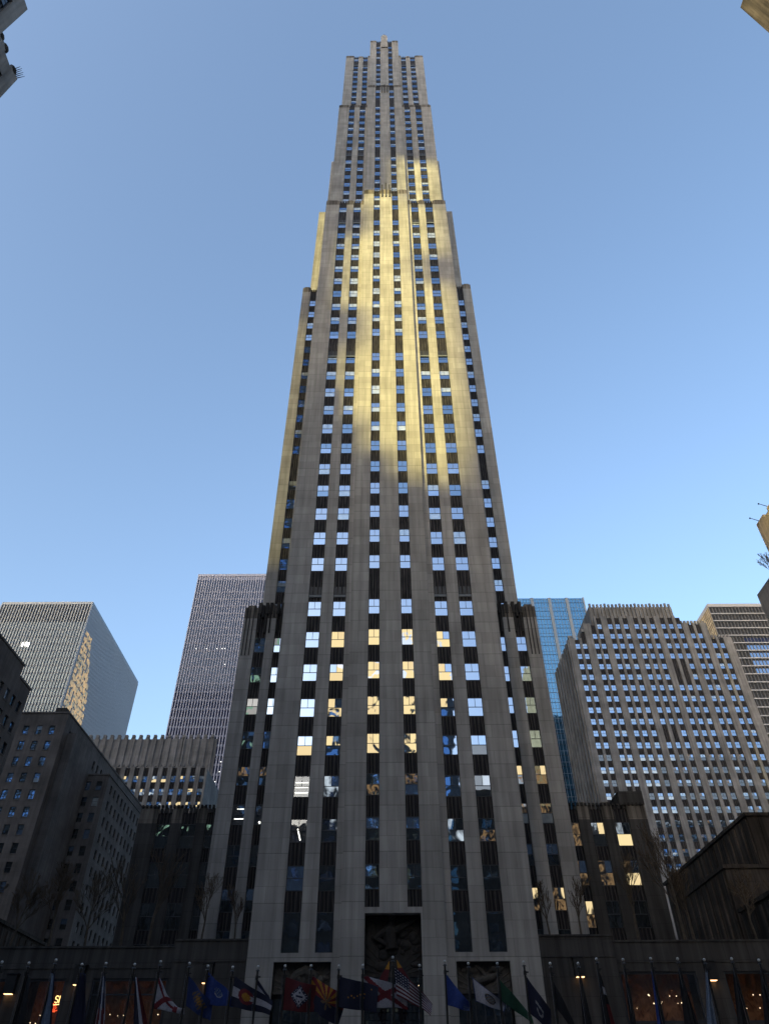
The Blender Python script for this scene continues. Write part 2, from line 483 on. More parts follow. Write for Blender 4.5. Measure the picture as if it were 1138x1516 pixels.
# ------------------------------------------------------------------ the skyscraper
BASE = (0.58, 68.0, 0.0)
tower = thing('skyscraper', 'huge stepped limestone skyscraper with a golden light patch on its middle, centre of the photo', 'skyscraper', BASE)
STR = [(-8.75, -7.25), (-5.92, -4.46), (-1.85, -0.60), (1.80, 3.05), (5.64, 7.10), (8.45, 9.98)]
W = Windows(tower, BASE)
SP = Spandrels(tower, BASE)
def scaled(strips, k):
    return [(a * k, b * k) for a, b in strips]
def pick(x, z, row):
    """what each pane of a window shows"""
    r = rnd.random()
    if z > 52:
        sg = 'high_glass' if z > 62 and rnd.random() < 0.8 else 'sky_glass'
        top = 'blind_glass' if rnd.random() < (0.42 if z > 85 else 0.16) else ('sky_glass' if rnd.random() < 0.3 else sg)
        low = 'blind_glass' if r < 0.14 else ('shade_glass' if r < 0.25 else sg)
        return (top, top, low)
    return ('sky_glass',) * 3
def tier(name, face, u0, u1, ztop, zbot, strips, rows, wh, backd, pick_=pick, louvres=(), topgap=2.6, crenel=True, stonem='limestone', corner_h=0.0, rec=0.42, vents=(), stain=1.6):
    """one storey band: stone piers standing proud of recessed columns of windows and fluted spandrels"""
    k, c = face
    mb = MB()
    fb(mb, face, u0, u1, rec, backd, zbot, ztop - 0.9, stonem)
    prs = strips_to_piers(u0, u1, strips)
    for i, (a, b) in enumerate(prs):
        hh = ztop + (corner_h if i in (0, len(prs) - 1) else 0)
        if stain:
            fb(mb, face, a, b, 0, rec, zbot, hh - stain, stonem); fb(mb, face, a, b, 0, rec, hh - stain, hh, 'stained')
        else:
            fb(mb, face, a, b, 0, rec, zbot, hh, stonem)
        if crenel:
            # small stepped cap on every pier
            m_ = min(0.35, (b - a) * 0.2)
            fb(mb, face, a + m_, b - m_, 0.05, rec + 0.5, hh, hh + 0.35, 'stained' if stain else stonem)
    mb.build('wall', tower, BASE)
    for s0, s1 in strips:
        sp = MB(); rws = sorted(r for r in rows if r + wh < ztop - 0.5 and r >= zbot - 0.01)
        z = zbot
        for r in rws:
            if r > z + 0.02: SP.add(face, s0, s1, z, r)
            W.add(face, s0, s1, r, r + wh, pick_((s0 + s1) / 2, r, 0))
            z = r + wh
        if ztop - 0.4 > z:
            SP.add(face, s0, s1, z, ztop - 0.4)
            # little finials across the head of the column
            for q in range(3):
                cc = s0 + (s1 - s0) * (q + 0.5) / 3
                fb(sp, face, cc - 0.14, cc + 0.14, 0.1, 0.5, ztop - 0.4, ztop + 0.05 + 0.12 * (q == 1), 'limestone_dark')
        for (v0, v1) in vents:
            if (s0, s1) in (strips[1], strips[-2]):
                for q in range(3):
                    cc = s0 + (s1 - s0) * (q + 0.5) / 3
                    fb(sp, face, cc - 0.17, cc + 0.17, 0.2, 0.235, v0, v0 + 1.1, 'lamp_box')
                fb(sp, face, s0 + 0.05, s1 - 0.05, 0.15, 0.235, v0 - 0.35, v0 - 0.05, 'band_grey')
        if sp.v: sp.build('column_head', tower, BASE)

WH = 2.06
def low_pick(x, z, row):
    c = min(range(6), key=lambda i: abs((STR[i][0] + STR[i][1]) / 2 - x))
    if z > 49: return pick(x, z, row)
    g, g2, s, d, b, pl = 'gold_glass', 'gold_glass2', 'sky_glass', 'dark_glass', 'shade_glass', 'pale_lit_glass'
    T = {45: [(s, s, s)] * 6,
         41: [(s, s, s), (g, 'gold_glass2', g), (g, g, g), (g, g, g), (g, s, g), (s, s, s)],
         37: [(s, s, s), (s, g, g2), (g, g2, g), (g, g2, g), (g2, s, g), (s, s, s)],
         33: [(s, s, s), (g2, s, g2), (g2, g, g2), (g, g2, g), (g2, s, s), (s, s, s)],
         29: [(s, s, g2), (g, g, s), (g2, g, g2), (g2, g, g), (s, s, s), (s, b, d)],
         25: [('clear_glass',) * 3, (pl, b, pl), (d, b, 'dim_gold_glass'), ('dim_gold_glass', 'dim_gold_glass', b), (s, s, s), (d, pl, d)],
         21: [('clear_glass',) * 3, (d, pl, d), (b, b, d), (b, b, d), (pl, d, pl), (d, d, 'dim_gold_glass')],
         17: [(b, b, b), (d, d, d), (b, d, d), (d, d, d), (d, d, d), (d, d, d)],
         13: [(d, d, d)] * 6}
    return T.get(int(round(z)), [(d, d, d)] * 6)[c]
rowsA = [17 + 4 * k for k in range(8)] + [51.28 + 3.97 * k for k in range(11)] + [97.4 + 4.0 * k for k in range(10)] + [139.7]
S12 = [STR[0], STR[1]]; S34 = [STR[2], STR[3]]; S56 = [STR[4], STR[5]]
# outer slabs (two columns each), from the street wall up to the first high setback
for (ua, ub, ss) in ((-11.45, -3.85, S12), (4.97, 12.62, S56)):
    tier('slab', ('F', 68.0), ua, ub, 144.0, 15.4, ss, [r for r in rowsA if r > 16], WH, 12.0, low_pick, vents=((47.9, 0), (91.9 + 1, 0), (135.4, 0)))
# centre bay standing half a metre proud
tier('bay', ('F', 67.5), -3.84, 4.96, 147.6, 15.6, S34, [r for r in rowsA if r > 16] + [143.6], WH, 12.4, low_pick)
# lowest part of the slab: tall dark entrance windows in the side bays, stone over the doors
mb = MB()
for ua, ub, ss in ((-11.45, -3.85, S12), (4.97, 12.62, S56)):
    face = ('F', 68.0)
    for a, b in strips_to_piers(ua, ub, ss):
        fb(mb, face, a, b, 0, 0.42, 12.35, 15.4, 'limestone')
    for s0, s1 in ss:
        fb(mb, face, s0, s1, 0, 0.42, 11.72, 12.35, 'limestone')
fb(mb, ('F', 68.0), -11.45, -9.24, 0, 0.42, 0, 12.35, 'limestone')
for a, b in ((-9.24, -8.75), (-7.25, -5.92), (-4.46, -3.84)):
    fb(mb, ('F', 68.0), a, b, 0, 0.42, 11.72, 12.35, 'limestone')
for a, b in ((4.97, 5.64), (7.10, 8.45), (9.98, 10.08)):
    fb(mb, ('F', 68.0), a, b, 0, 0.42, 11.72, 12.35, 'limestone')
fb(mb, ('F', 68.0), 10.08, 12.62, 0, 0.42, 0, 12.35, 'limestone')
fb(mb, ('F', 68.0), -4.54, -3.84, 0, 0.42, 0, 11.72, 'limestone')
fb(mb, ('F', 68.0), 4.97, 5.67, 0, 0.42, 0, 11.72, 'limestone')
fb(mb, ('F', 67.5), -3.84, -1.83, 0, 0.9, 0, 15.6, 'limestone')
fb(mb, ('F', 67.5), 2.91, 4.96, 0, 0.9, 0, 15.6, 'limestone')
fb(mb, ('F', 67.5), -1.83, 2.91, 0, 0.9, 15.15, 15.6, 'limestone')
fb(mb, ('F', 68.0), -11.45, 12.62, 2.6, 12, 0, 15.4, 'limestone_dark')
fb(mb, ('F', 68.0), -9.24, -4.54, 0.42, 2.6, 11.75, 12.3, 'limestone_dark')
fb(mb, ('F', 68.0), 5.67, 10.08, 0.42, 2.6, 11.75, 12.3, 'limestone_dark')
mb.build('base_wall', tower, BASE)
for s0, s1 in S12 + S56:
    W.add(('F', 68.0), s0, s1, 12.36, 15.38, ('dark_glass',) * 3, 'single')
# second high tier and the crown
k2 = 74 / 71.0
S2 = scaled([(-8.59, -7.21), (-5.86, -4.44), (-1.83, -0.61), (1.83, 3.06), (5.64, 7.12), (8.5, 10.01)], k2)
rowsB = [152.0 + 4.0 * k for k in range(0, 7)] + [183.6 + 4.0 * k for k in range(0, 7)]
for (ua, ub, ss) in ((-11.74, -4.05, S2[:2]), (5.22, 13.06, S2[4:])):
    tier('slab', ('F', 74.0), ua, ub, 212.0, 143.1, ss, rowsB, WH, 6.0, vents=((180.6, 0),))
tier('bay', ('F', 73.3), -4.05, 5.22, 224.7, 146.7, S2[2:4], rowsB + [215.6, 219.6], WH, 6.5)
k3 = 75.4 / 73.0
S3 = scaled([(-8.5, -7.13), (-5.73, -4.35), (-1.80, -0.56), (1.80, 3.0), (5.63, 7.08), (8.34, 9.84)], k3)
rowsC = [213.9 + 4.0 * k for k in range(0, 9)] + [252.4]
for (ua, ub, ss) in ((-11.3, -3.9, S3[:2]), (5.1, 12.72, S3[4:])):
    tier('slab', ('F', 75.4), ua, ub, 255.9, 211.1, ss, rowsC, WH, 30.0, corner_h=0.6, vents=((248.2, 0),))
tier('bay', ('F', 74.8), -3.84, 5.1, 268.6, 223.8, S3[2:4], rowsC + [257.6, 262.0], WH, 14.0, corner_h=0.4)
# crown ornament on the middle pier
mb = MB()
mb.box(-0.36, 1.66, 74.5, 77, 262.0, 272.6, 'limestone')
mb.box(-0.12, 1.42, 74.6, 76.6, 272.6, 274.0, 'limestone')
mb.box(0.25, 1.05, 74.8, 76.0, 274.0, 275.0, 'limestone')
mb.box(0.57, 0.73, 75.0, 75.2, 275.0, 276.6, 'limestone_dark')
for z, y in ((222.0, 73.1), (147.6, 67.3)):
    for q in (-0.75, 0.0, 0.75):
        mb.box(0.6 + q - 0.12, 0.6 + q + 0.12, y, y + 0.5, z - 3.0, z + 2.9 - abs(q), 'limestone_dark')
mb.build('ornament', tower, BASE)
# long body behind, stepping down to the back
mb = MB()
mb.box(-11.28, 12.58, 80.05, 175, 0, 250.0, 'limestone')
mb.box(-17.25, -11.29, 92.5, 175, 0, 189.0, 'limestone')
mb.box(12.59, 18.65, 92.5, 175, 0, 189.0, 'limestone')
mb.box(-13.6, -11.29, 104, 165, 189.0, 246.0, 'limestone')
mb.box(12.59, 15.2, 104, 165, 189.0, 246.0, 'limestone')
mb.build('rear_wall', tower, BASE)
mb = MB()
mb.box(-17.2, -13.6, 104, 165, 189.0, 247.6, 'limestone'); mb.box(15.2, 18.9, 104, 165, 189.0, 247.6, 'limestone')
mb.build('rear_wall', tower, BASE)
# side wing with one column of windows each side (front plane at 84)
def wing_pick(x, z, row):
    r = rnd.random()
    if z > 52: return ('blind_glass' if r < 0.35 else 'sky_glass', 'blind_glass' if r < 0.2 else 'sky_glass', 'sky_glass' if r < 0.75 else 'shade_glass')
    return ('sky_glass',) * 3
rw = [51.3 + 3.97 * k for k in range(0, 3)] + [63.2 + 3.97 * k for k in range(0, 5)] + [87.3 + 4.0 * k for k in range(0, 12)]
tier('wing', ('F', 84.0), -17.2, -11.5, 137.2, 44, [(-15.5, -14.25)], rw, WH, 9.0, wing_pick, corner_h=0.7)
tier('wing', ('F', 84.0), 12.65, 18.7, 138.2, 44, [(15.75, 16.95)], rw, WH, 9.0, wing_pick, corner_h=0.7)
# lower wing (front plane at 76)
def w2_pick(x, z, row):
    t = int(round(z))
    if x < 0:
        if t in (45,): return ('green_lit_glass', 'sky_glass', 'sky_glass')
        if t in (33, 37, 41): return ('dark_glass', 'dark_glass', 'green_lit_glass') if x < -14 else ('sky_glass', 'sky_glass', 'sky_glass')
        if t == 29: return ('dim_gold_glass', 'dim_gold_glass', 'dark_glass')
        if t == 25: return ('clear_glass',) * 3
        if t == 17: return ('shade_glass', 'shade_glass', 'dark_glass')
        return ('dark_glass',) * 3
    if t in (33, 37, 41, 45): return ('sky_glass', 'sky_glass', 'sky_glass')
    if t in (29, 25): return ('dim_gold_glass', 'gold_glass2' if t == 29 else 'dim_gold_glass', 'blind_glass' if t == 25 else 'dim_gold_glass')
    if t == 21: return ('shade_glass', 'shade_glass', 'dark_glass')
    if t == 17: return ('dim_gold_glass', 'gold_glass2', 'dim_gold_glass')
    return ('dark_glass',) * 3
r2 = [13.4, 17, 21, 25, 29, 33, 37, 41, 45]
L2 = [(-15.95, -14.65), (-13.58, -12.3)]; R2 = [(13.3, 14.7), (16.05, 17.25)]
tier('wing', ('F', 76.0), -17.65, -11.46, 51.3, 13.0, L2, [r for r in r2], WH, 10.0, w2_pick, corner_h=0.0)
tier('wing', ('F', 76.0), 12.63, 18.95, 51.3, 13.0, R2, [r for r in r2], WH, 10.0, w2_pick, corner_h=0.0)
# soot-dark finials crowning the lower wings
mb = MB()
for cx_ in (-15.3, -13.9, -12.5, 13.3, 14.9, 16.6):
    for q in (-0.42, 0.42):
        mb.box(cx_ + q - 0.2, cx_ + q + 0.2, 75.85, 76.5, 50.3, 51.95, 'soot')
        mb.box(cx_ + q - 0.09, cx_ + q + 0.09, 75.88, 76.1, 47.6, 50.3, 'soot')
    mb.box(cx_ - 0.14, cx_ + 0.14, 75.9, 76.4, 49.8, 51.6, 'soot')
for cx_ in (-17.3, -16.9, -16.45, 17.7, 18.1, 18.55):
    mb.box(cx_ - 0.06, cx_ + 0.06, 75.88, 76.0, 44.5, 51.2, 'limestone_dark')
mb.build('finial', tower, BASE)
# lowest wing (front plane at 84)
def w3_pick(x, z, row):
    t = int(round(z))
    if x > 0:
        if t == 25: return ('pale_lit_glass', 'sky_glass', 'gold_glass') if x > 25 else (('pale_lit_glass', 'gold_glass2', 'dark_glass') if x > 22.5 else ('dim_gold_glass',) * 3)
        if t == 21: return ('dim_gold_glass', 'shade_glass', 'gold_glass2' if x > 25 else 'dim_gold_glass')
        if t == 17 and x < 22.5: return ('dim_gold_glass', 'gold_glass2', 'dim_gold_glass')
        return ('dark_glass',) * 3
    if t == 25: return ('green_lit_glass', 'green_lit_glass', 'dark_glass')
    return ('dark_glass',) * 3
kW = 84 / 78.0
L3 = scaled([(-24.13, -22.67), (-21.55, -20.0), (-18.93, -17.9)], kW)
R3 = scaled([(18.9, 20.31), (21.53, 22.89), (24.05, 25.59)], kW)
r3 = [13.2, 17, 21, 25]
tier('low_wing', ('F', 84.0), -28.1, -17.66, 29.2, 13.0, L3, r3, WH + 0.5, 12.0, w3_pick, corner_h=0.0, stonem='limestone_dark')
tier('low_wing', ('F', 84.0), 18.96, 29.7, 29.4, 13.0, R3, r3, WH + 0.5, 12.0, w3_pick, corner_h=0.0, stonem='limestone_dark')
mb = MB()
for x0, x1 in ((-28.0, -17.9), (19.2, 29.6)):
    n = int((x1 - x0) / 0.45)
    for i in range(n):
        x = x0 + 0.45 * i
        mb.box(x, x + 0.22, 83.85, 84.2, 29.3, 29.6, 'soot')
mb.box(26.9, 29.72, 83.9, 88, 29.4, 30.9, 'limestone_dark')
mb.build('crenellation', tower, BASE)
# podium with shop windows
mb = MB()
def podium_side(x0, x1, y, ztop, holes, flip):
    a = x0
    for h0, h1, hz0, hz1 in holes:
        mb.box(a, h0, y, y + 0.5, 0, ztop, 'limestone_dark')
        mb.box(h0, h1, y, y + 0.5, 0, hz0, 'limestone_dark'); mb.box(h0, h1, y, y + 0.5, hz1, ztop, 'limestone_dark')
        a = h1
    mb.box(a, x1, y, y + 0.5, 0, ztop, 'limestone_dark')
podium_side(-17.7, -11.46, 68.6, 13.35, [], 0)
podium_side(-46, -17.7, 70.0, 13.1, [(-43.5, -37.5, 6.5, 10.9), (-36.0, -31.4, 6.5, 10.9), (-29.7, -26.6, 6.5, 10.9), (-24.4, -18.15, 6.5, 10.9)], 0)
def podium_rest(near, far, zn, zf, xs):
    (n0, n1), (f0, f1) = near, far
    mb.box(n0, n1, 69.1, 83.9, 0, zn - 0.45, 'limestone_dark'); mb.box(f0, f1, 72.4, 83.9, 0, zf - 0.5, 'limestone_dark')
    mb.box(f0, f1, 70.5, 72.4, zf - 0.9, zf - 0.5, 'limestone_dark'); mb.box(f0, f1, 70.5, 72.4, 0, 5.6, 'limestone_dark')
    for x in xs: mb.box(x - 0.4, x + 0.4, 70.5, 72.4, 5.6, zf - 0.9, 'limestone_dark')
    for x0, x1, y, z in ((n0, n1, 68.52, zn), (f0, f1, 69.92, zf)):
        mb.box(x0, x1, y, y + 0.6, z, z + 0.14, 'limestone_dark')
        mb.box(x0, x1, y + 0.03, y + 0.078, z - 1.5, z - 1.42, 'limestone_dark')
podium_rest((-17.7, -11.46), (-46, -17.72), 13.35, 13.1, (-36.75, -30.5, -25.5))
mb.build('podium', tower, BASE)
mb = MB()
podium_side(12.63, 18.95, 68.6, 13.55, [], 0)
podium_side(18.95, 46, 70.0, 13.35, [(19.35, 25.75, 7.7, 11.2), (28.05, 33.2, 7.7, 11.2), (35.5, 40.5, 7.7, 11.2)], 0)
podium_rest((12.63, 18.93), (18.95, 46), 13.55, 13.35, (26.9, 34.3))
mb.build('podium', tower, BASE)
def shop(x0, x1, z0, z1, y, lit):
    f = MB()
    for a, b, c, d in ((x0, x0 + 0.14, z0, z1), (x1 - 0.14, x1, z0, z1), (x0 + 0.14, x1 - 0.14, z1 - 0.16, z1), (x0 + 0.14, x1 - 0.14, z0, z0 + 0.16)):
        f.box(a, b, y + 0.1, y + 0.3, c, d, 'frame')
    if lit == 2:
        f.box(x0 + 0.14, x1 - 0.14, y + 0.12, y + 0.28, z1 - 1.15, z1 - 1.05, 'frame')
    o = f.build('shop_window', tower, BASE)
    p = MB(); p.box(x0 + 0.14, x1 - 0.14, y + 0.18, y + 0.2, z0 + 0.16, z1 - 0.16, 'clear_glass'); p.build('pane', o, BASE)
    r = MB(); r.box(x0, x1, y + 2.3, y + 2.38, z0 - 0.6, z1 + 0.4, 'shop_wall'); r.build('room', o, BASE)
    b = MB()
    q = random.Random(int(x0 * 10))
    n = {0: 0, 1: 5, 2: 9, 3: 12}[lit]
    for i in range(n):
        x = q.uniform(x0 + 0.4, x1 - 0.4); z = q.choice([z0 + 1.1, z0 + 1.5, z0 + 2.0, z0 + 2.05])
        b.ball((x, y + q.uniform(0.9, 1.9), z), q.uniform(0.02, 0.06), 'bulb', 6, 4)
    if n: b.build('bulb', o, BASE)
    return o
s1 = shop(-29.7, -26.6, 6.5, 10.9, 70.0, 1)
g = MB()
for i in range(26):
    a = i * 0.7
    g.tube((-27.9 + 0.25 * math.cos(a) + 0.012 * i, 71.2, 9.05 + 0.3 * math.sin(a)), (-27.9 + 0.25 * math.cos(a + 0.7) + 0.02 * i, 71.2, 9.05 + 0.3 * math.sin(a + 0.7)), 0.03, 0.03, 5, 'red_neon')
g.build('neon_sign', s1, BASE)
g = MB()
def arc(cx, cz, r, a0, a1, n=8):
    for i in range(n):
        t0 = R(a0 + (a1 - a0) * i / n); t1 = R(a0 + (a1 - a0) * (i + 1) / n)
        g.tube((cx + r * math.cos(t0), 71.1, cz + r * math.sin(t0)), (cx + r * math.cos(t1), 71.1, cz + r * math.sin(t1)), 0.035, 0.035, 5, 'amber')
arc(-27.42, 9.72, 0.12, 20, 270); arc(-27.42, 9.48, 0.12, 90, -160)
arc(-27.08, 9.7, 0.13, 90, -90); g.tube((-27.2, 71.1, 9.85), (-27.2, 71.1, 9.35), 0.035, 0.035, 5, 'amber')
g.tube((-27.6, 71.1, 9.22), (-26.95, 71.1, 9.27), 0.03, 0.03, 5, 'amber')
g.build('lit_sign', s1, BASE)
shop(-24.4, -18.15, 6.5, 10.9, 70.0, 2)
shop(-36.0, -31.4, 6.5, 10.9, 70.0, 1); shop(-43.5, -37.5, 6.5, 10.9, 70.0, 1)
shop(19.35, 25.75, 7.7, 11.2, 70.0, 3); shop(28.05, 33.2, 7.7, 11.2, 70.0, 1); shop(35.5, 40.5, 7.7, 11.2, 70.0, 1)
# entrances: dark glazed screens below carved panels
def bumps(mb, x0, x1, z0, z1, y, mat, seed, n=26):
    q = random.Random(seed)
    mb.box(x0, x1, y, y + 0.3, z0, z1, mat)
    for i in range(n):
        cx_ = q.gauss((x0 + x1) / 2, (x1 - x0) * 0.2); cz_ = q.gauss((z0 + z1) / 2 + 0.1, (z1 - z0) * 0.17)
        r = q.uniform(0.18, 0.5)
        if x0 + r < cx_ < x1 - r and z0 + r < cz_ < z1 - r:
            mb.ball((cx_, y, cz_), r, mat, 10, 7, (q.uniform(0.7, 1.6), 0.55, q.uniform(0.5, 1.0)))
    cx_ = (x0 + x1) / 2
    for i in range(15):
        a = R(12 + 156 * i / 14)
        dx = math.cos(a); dz = math.sin(a)
        t = min((x1 - x0) / 2 / max(abs(dx), 1e-3), (z1 - z0) * 0.95 / max(dz, 1e-3)) * 0.97
        mb.tube((cx_ + dx * t * 0.35, y, z0 + dz * t * 0.35), (cx_ + dx * t, y, z0 + dz * t), 0.035, 0.08, 5, mat)
e = MB(); bumps(e, -1.8, 2.88, 10.75, 15.1, 68.9, 'relief_dark', 3, 34)
# broad cloud bands and a bearded half-figure, carved in high relief
def limb(mb, pts, y, mat):
    for (x0_, z0_, r0), (x1_, z1_, r1) in zip(pts, pts[1:]):
        mb.tube((x0_, y, z0_), (x1_, y, z1_), r0, r1, 9, mat); mb.ball((x1_, y, z1_), r1 * 1.02, mat, 9, 6)
limb(e, [(0.4, 12.7, 0.5), (0.25, 13.9, 0.62), (0.4, 14.6, 0.3)], 68.75, 'relief_dark')
e.ball((0.45, 68.6, 15.0), 0.38, 'relief_dark', 12, 8, (0.85, 0.8, 1.05))
limb(e, [(0.75, 14.0, 0.3), (1.7, 14.45, 0.2), (2.7, 15.0, 0.12)], 68.6, 'relief_dark')
limb(e, [(-0.1, 14.0, 0.3), (-0.9, 13.5, 0.22), (0.2, 12.9, 0.15)], 68.6, 'relief_dark')
e.build('carved_panel', tower, BASE)
e = MB(); bumps(e, -9.2, -4.58, 9.6, 11.7, 68.75, 'relief', 5, 10)
limb(e, [(-8.0, 10.3, 0.2), (-7.4, 10.9, 0.32), (-6.6, 11.2, 0.42), (-5.9, 10.8, 0.36), (-5.5, 10.2, 0.25)], 68.65, 'relief')
e.ball((-5.35, 68.5, 10.55), 0.3, 'relief', 10, 7); limb(e, [(-7.2, 10.8, 0.22), (-7.0, 10.1, 0.2), (-6.4, 10.0, 0.14)], 68.6, 'relief')
e.build('carved_panel', tower, BASE)
e = MB(); bumps(e, 5.7, 10.05, 9.6, 11.7, 68.75, 'relief', 8, 10)
limb(e, [(6.9, 10.3, 0.2), (7.8, 10.5, 0.3), (8.6, 10.7, 0.26), (9.4, 11.3, 0.16)], 68.65, 'relief')
limb(e, [(8.1, 10.6, 0.2), (7.8, 11.1, 0.15), (7.3, 11.5, 0.12)], 68.6, 'relief'); e.ball((8.75, 68.5, 11.2), 0.24, 'relief', 10, 7)
e.build('carved_panel', tower, BASE)
e = MB()
for i in range(14):
    for j in range(16):
        x = -1.75 + i * 0.345; z = 3.0 + j * 0.49
        e.box(x, x + 0.31, 69.0 + 0.03 * ((i * 7 + j * 3) % 3), 69.2, z, z + 0.45, 'dark_glass')
e.box(-1.83, 2.91, 69.25, 69.4, 0, 10.75, 'frame')
e.build('entrance_screen', tower, BASE)
for x0, x1 in ((-9.24, -4.54), (5.67, 10.08)):
    e = MB(); e.box(x0, x1, 69.3, 69.4, 0, 9.6, 'frame')
    n = 6; w = (x1 - x0) / n
    for i in range(n):
        e.box(x0 + i * w + 0.06, x0 + (i + 1) * w - 0.06, 69.2, 69.28, 0.3, 9.3, 'dark_glass')
    e.build('entrance_screen', tower, BASE)
e = MB()
for i in range(9):
    for j in range(2): e.ball((-1.5 + i * 0.51, 68.85, 10.62 - j * 0.45), 0.035, 'bulb' if (i + j) % 3 == 0 else 'relief', 6, 4)
e.build('lamp_row', tower, BASE)
# tubes of light inside some rooms
t = MB()
def tubebar(x0, x1, y, z, h=0.06): t.box(x0, x1, y, y + 0.03, z, z + h, 'tube')
for dz in (0.45, 0.95, 1.4): tubebar(-8.6, -7.4, 68.36, 25 + dz)
t.tube((-8.1, 68.38, 22.2), (-7.8, 68.38, 21.2), 0.05, 0.05, 6, 'tube')
tubebar(-15.7, -14.75, 76.36, 25.6, 0.07); tubebar(-15.5, -14.8, 76.36, 26.6, 0.05)
t.ball((-13.0, 75.9 + 0.2, 25.2), 0.1, 'tube', 8, 5)
t.build('ceiling_light', tower, BASE)
W.build(100); SP.build(100)

# wall lamps with their own warm light
def sconce(x, y, z, on, label):
    o = thing('wall_lamp', label, 'wall lamp', (x, y, z), 'wall lamps on the podium')
    b = MB(); b.box(-0.42, 0.42, -0.5, 0.0, -0.55, 0.75, 'lamp_box'); b.box(-0.5, 0.5, -0.56, 0.0, 0.75, 0.85, 'lamp_box')
    b.build('housing', o)
    if on:
        g_ = MB(); g_.box(-0.3, 0.3, -0.42, -0.06, -0.6, -0.56, 'warm_lamp'); g_.build('bulb', o)
        ld = bpy.data.lights.new('wall_lamp_light', 'SPOT'); ld.energy = on; ld.color = (1.0, 0.55, 0.24)
        ld.spot_size = R(50); ld.spot_blend = 0.8; ld.shadow_soft_size = 0.1
        lo = bpy.data.objects.new('wall_lamp_light', ld); COL.objects.link(lo); lo.parent = o
        lo.location = (0, -0.3, -0.65); lo.rotation_euler = (R(-14), 0, 0)
sconce(-31.0, 70.0, 10.4, 60, 'black box wall lamp glowing amber at the far left end of the podium')
sconce(-25.5, 70.0, 11.0, 14, 'black box wall lamp above the broad navy flag, between two shop windows')
sconce(-14.6, 68.6, 10.9, 10, 'black box wall lamp behind the blue flag beside the sunburst-striped one')
sconce(15.7, 68.6, 11.2, 30, 'black box wall lamp on plain stone just right of the tower')
sconce(26.9, 70.0, 11.1, 30, 'black box wall lamp between the two right hand shop windows')

# ------------------------------------------------------------------ neighbouring buildings
def lit_pick(p):
    def f():
        r = rnd.random(); a = 0
        for k, w in p:
            a += w
            if r < a: return k
        return p[-1][0]
    return f
def wall_with_windows(bld, base, face, u0, u1, z0, z1, cols, rows, h, mat, pickf, W_, thick=0.4, style='half', name='wall'):
    """masonry wall built up round its window openings"""
    mb = MB()
    cols = sorted(c for c in cols if c[0] > u0 + 0.05 and c[1] < u1 - 0.05)
    rows = sorted(r for r in rows if r > z0 + 0.2 and r + h < z1 - 0.3)
    for a, b in strips_to_piers(u0, u1, cols):
        fb(mb, face, a, b, 0, thick, z0, z1, mat)
    for a, b in cols:
        z = z0
        for r in rows:
            fb(mb, face, a, b, 0.004, thick, z, r, mat); z = r + h
            fb(mb, face, a - 0.06, b + 0.06, -0.07, 0.0, r - 0.16, r - 0.02, mat)
            W_.add(face, a, b, r, r + h, pickf(a, r), style)
        fb(mb, face, a, b, 0.004, thick, z, z1, mat)
    mb.build(name, bld, base)
def parapet(mb, face, u0, u1, z, mat, step=2.4, w=1.5, hh=0.7, t=0.6):
    n = max(1, int((u1 - u0) / step)); s_ = (u1 - u0) / n
    for i in range(n):
        a = u0 + s_ * i + (s_ - w) / 2
        fb(mb, face, a, a + w, -0.08, t, z, z + hh, mat)

# A: near left masonry block, only its street side and far corner in view
B0 = (-58, 90, 0)
bld = thing('office_building', 'dark masonry block cut off by the left edge, in front of the stepped brown one', 'building', B0)
Wn = Windows(bld, B0, depth=0.2)
pA = lit_pick([('dark_glass', .62), ('shade_glass', .3), ('blind_glass', .08)])
wall_with_windows(bld, B0, ('R', -58), 62, 106.8, 0, 55.6, [(64.0 + 2.25 * i, 65.15 + 2.25 * i) for i in range(19)], [51.0 - 3.35 * i for i in range(15)], 1.75, 'brown_stone', lambda a, b: (pA(), pA(), pA()), Wn)
mb = MB(); mb.box(-95, -58.4, 62, 106.8, 0, 55.6, 'brown_stone'); mb.box(-95, -58, 62, 102.4, 55.6, 57.6, 'brown_stone')
mb.box(-95, -57.9, 62, 102.5, 57.6, 57.95, 'brown_stone'); mb.box(-95, -57.9, 102.5, 106.9, 55.6, 55.95, 'brown_stone')
mb.build('roof', bld, B0); Wn.build(100)

# B: stepped masonry office block
B0 = (-68, 150, 0)
bld = thing('office_building', 'stepped brown masonry block with rows of sash windows, beside the low wing on the left', 'building', B0)
Wn = Windows(bld, B0, depth=0.2)
pB = lit_pick([('shade_glass', .3), ('blind_glass', .22), ('sky_glass', .3), ('dark_glass', .18)])
def pickB(a, z):
    if z < 48:
        k = lambda: 'dark_glass' if rnd.random() < .85 else 'shade_glass'
        return (k(), k(), k())
    return (pB(), pB(), pB() if rnd.random() < 0.6 else 'dark_glass')
rowsb = [64.3 - 3.36 * i for i in range(19)]
wall_with_windows(bld, B0, ('F', 143.8), -112, -68, 0, 68.9, [(-76.75 + 2.73 * i, -75.55 + 2.73 * i) for i in range(-12, 3)], rowsb, 1.9, 'brown_stone', pickB, Wn)
dk = lambda a, z: ('dark_glass', 'dark_glass', 'dark_glass' if rnd.random() < .93 else 'blind_glass')
wall_with_windows(bld, B0, ('R', -68), 144.2, 205, 0, 68.9, [(146.5 + 2.75 * i, 147.6 + 2.75 * i) for i in range(21)], rowsb, 1.9, 'brown_stone', dk, Wn)
wall_with_windows(bld, B0, ('F', 158), -68, -61.5, 0, 60.8, [(-66.5, -65.2), (-64.0, -62.7)], rowsb, 1.9, 'brown_stone', pickB, Wn)
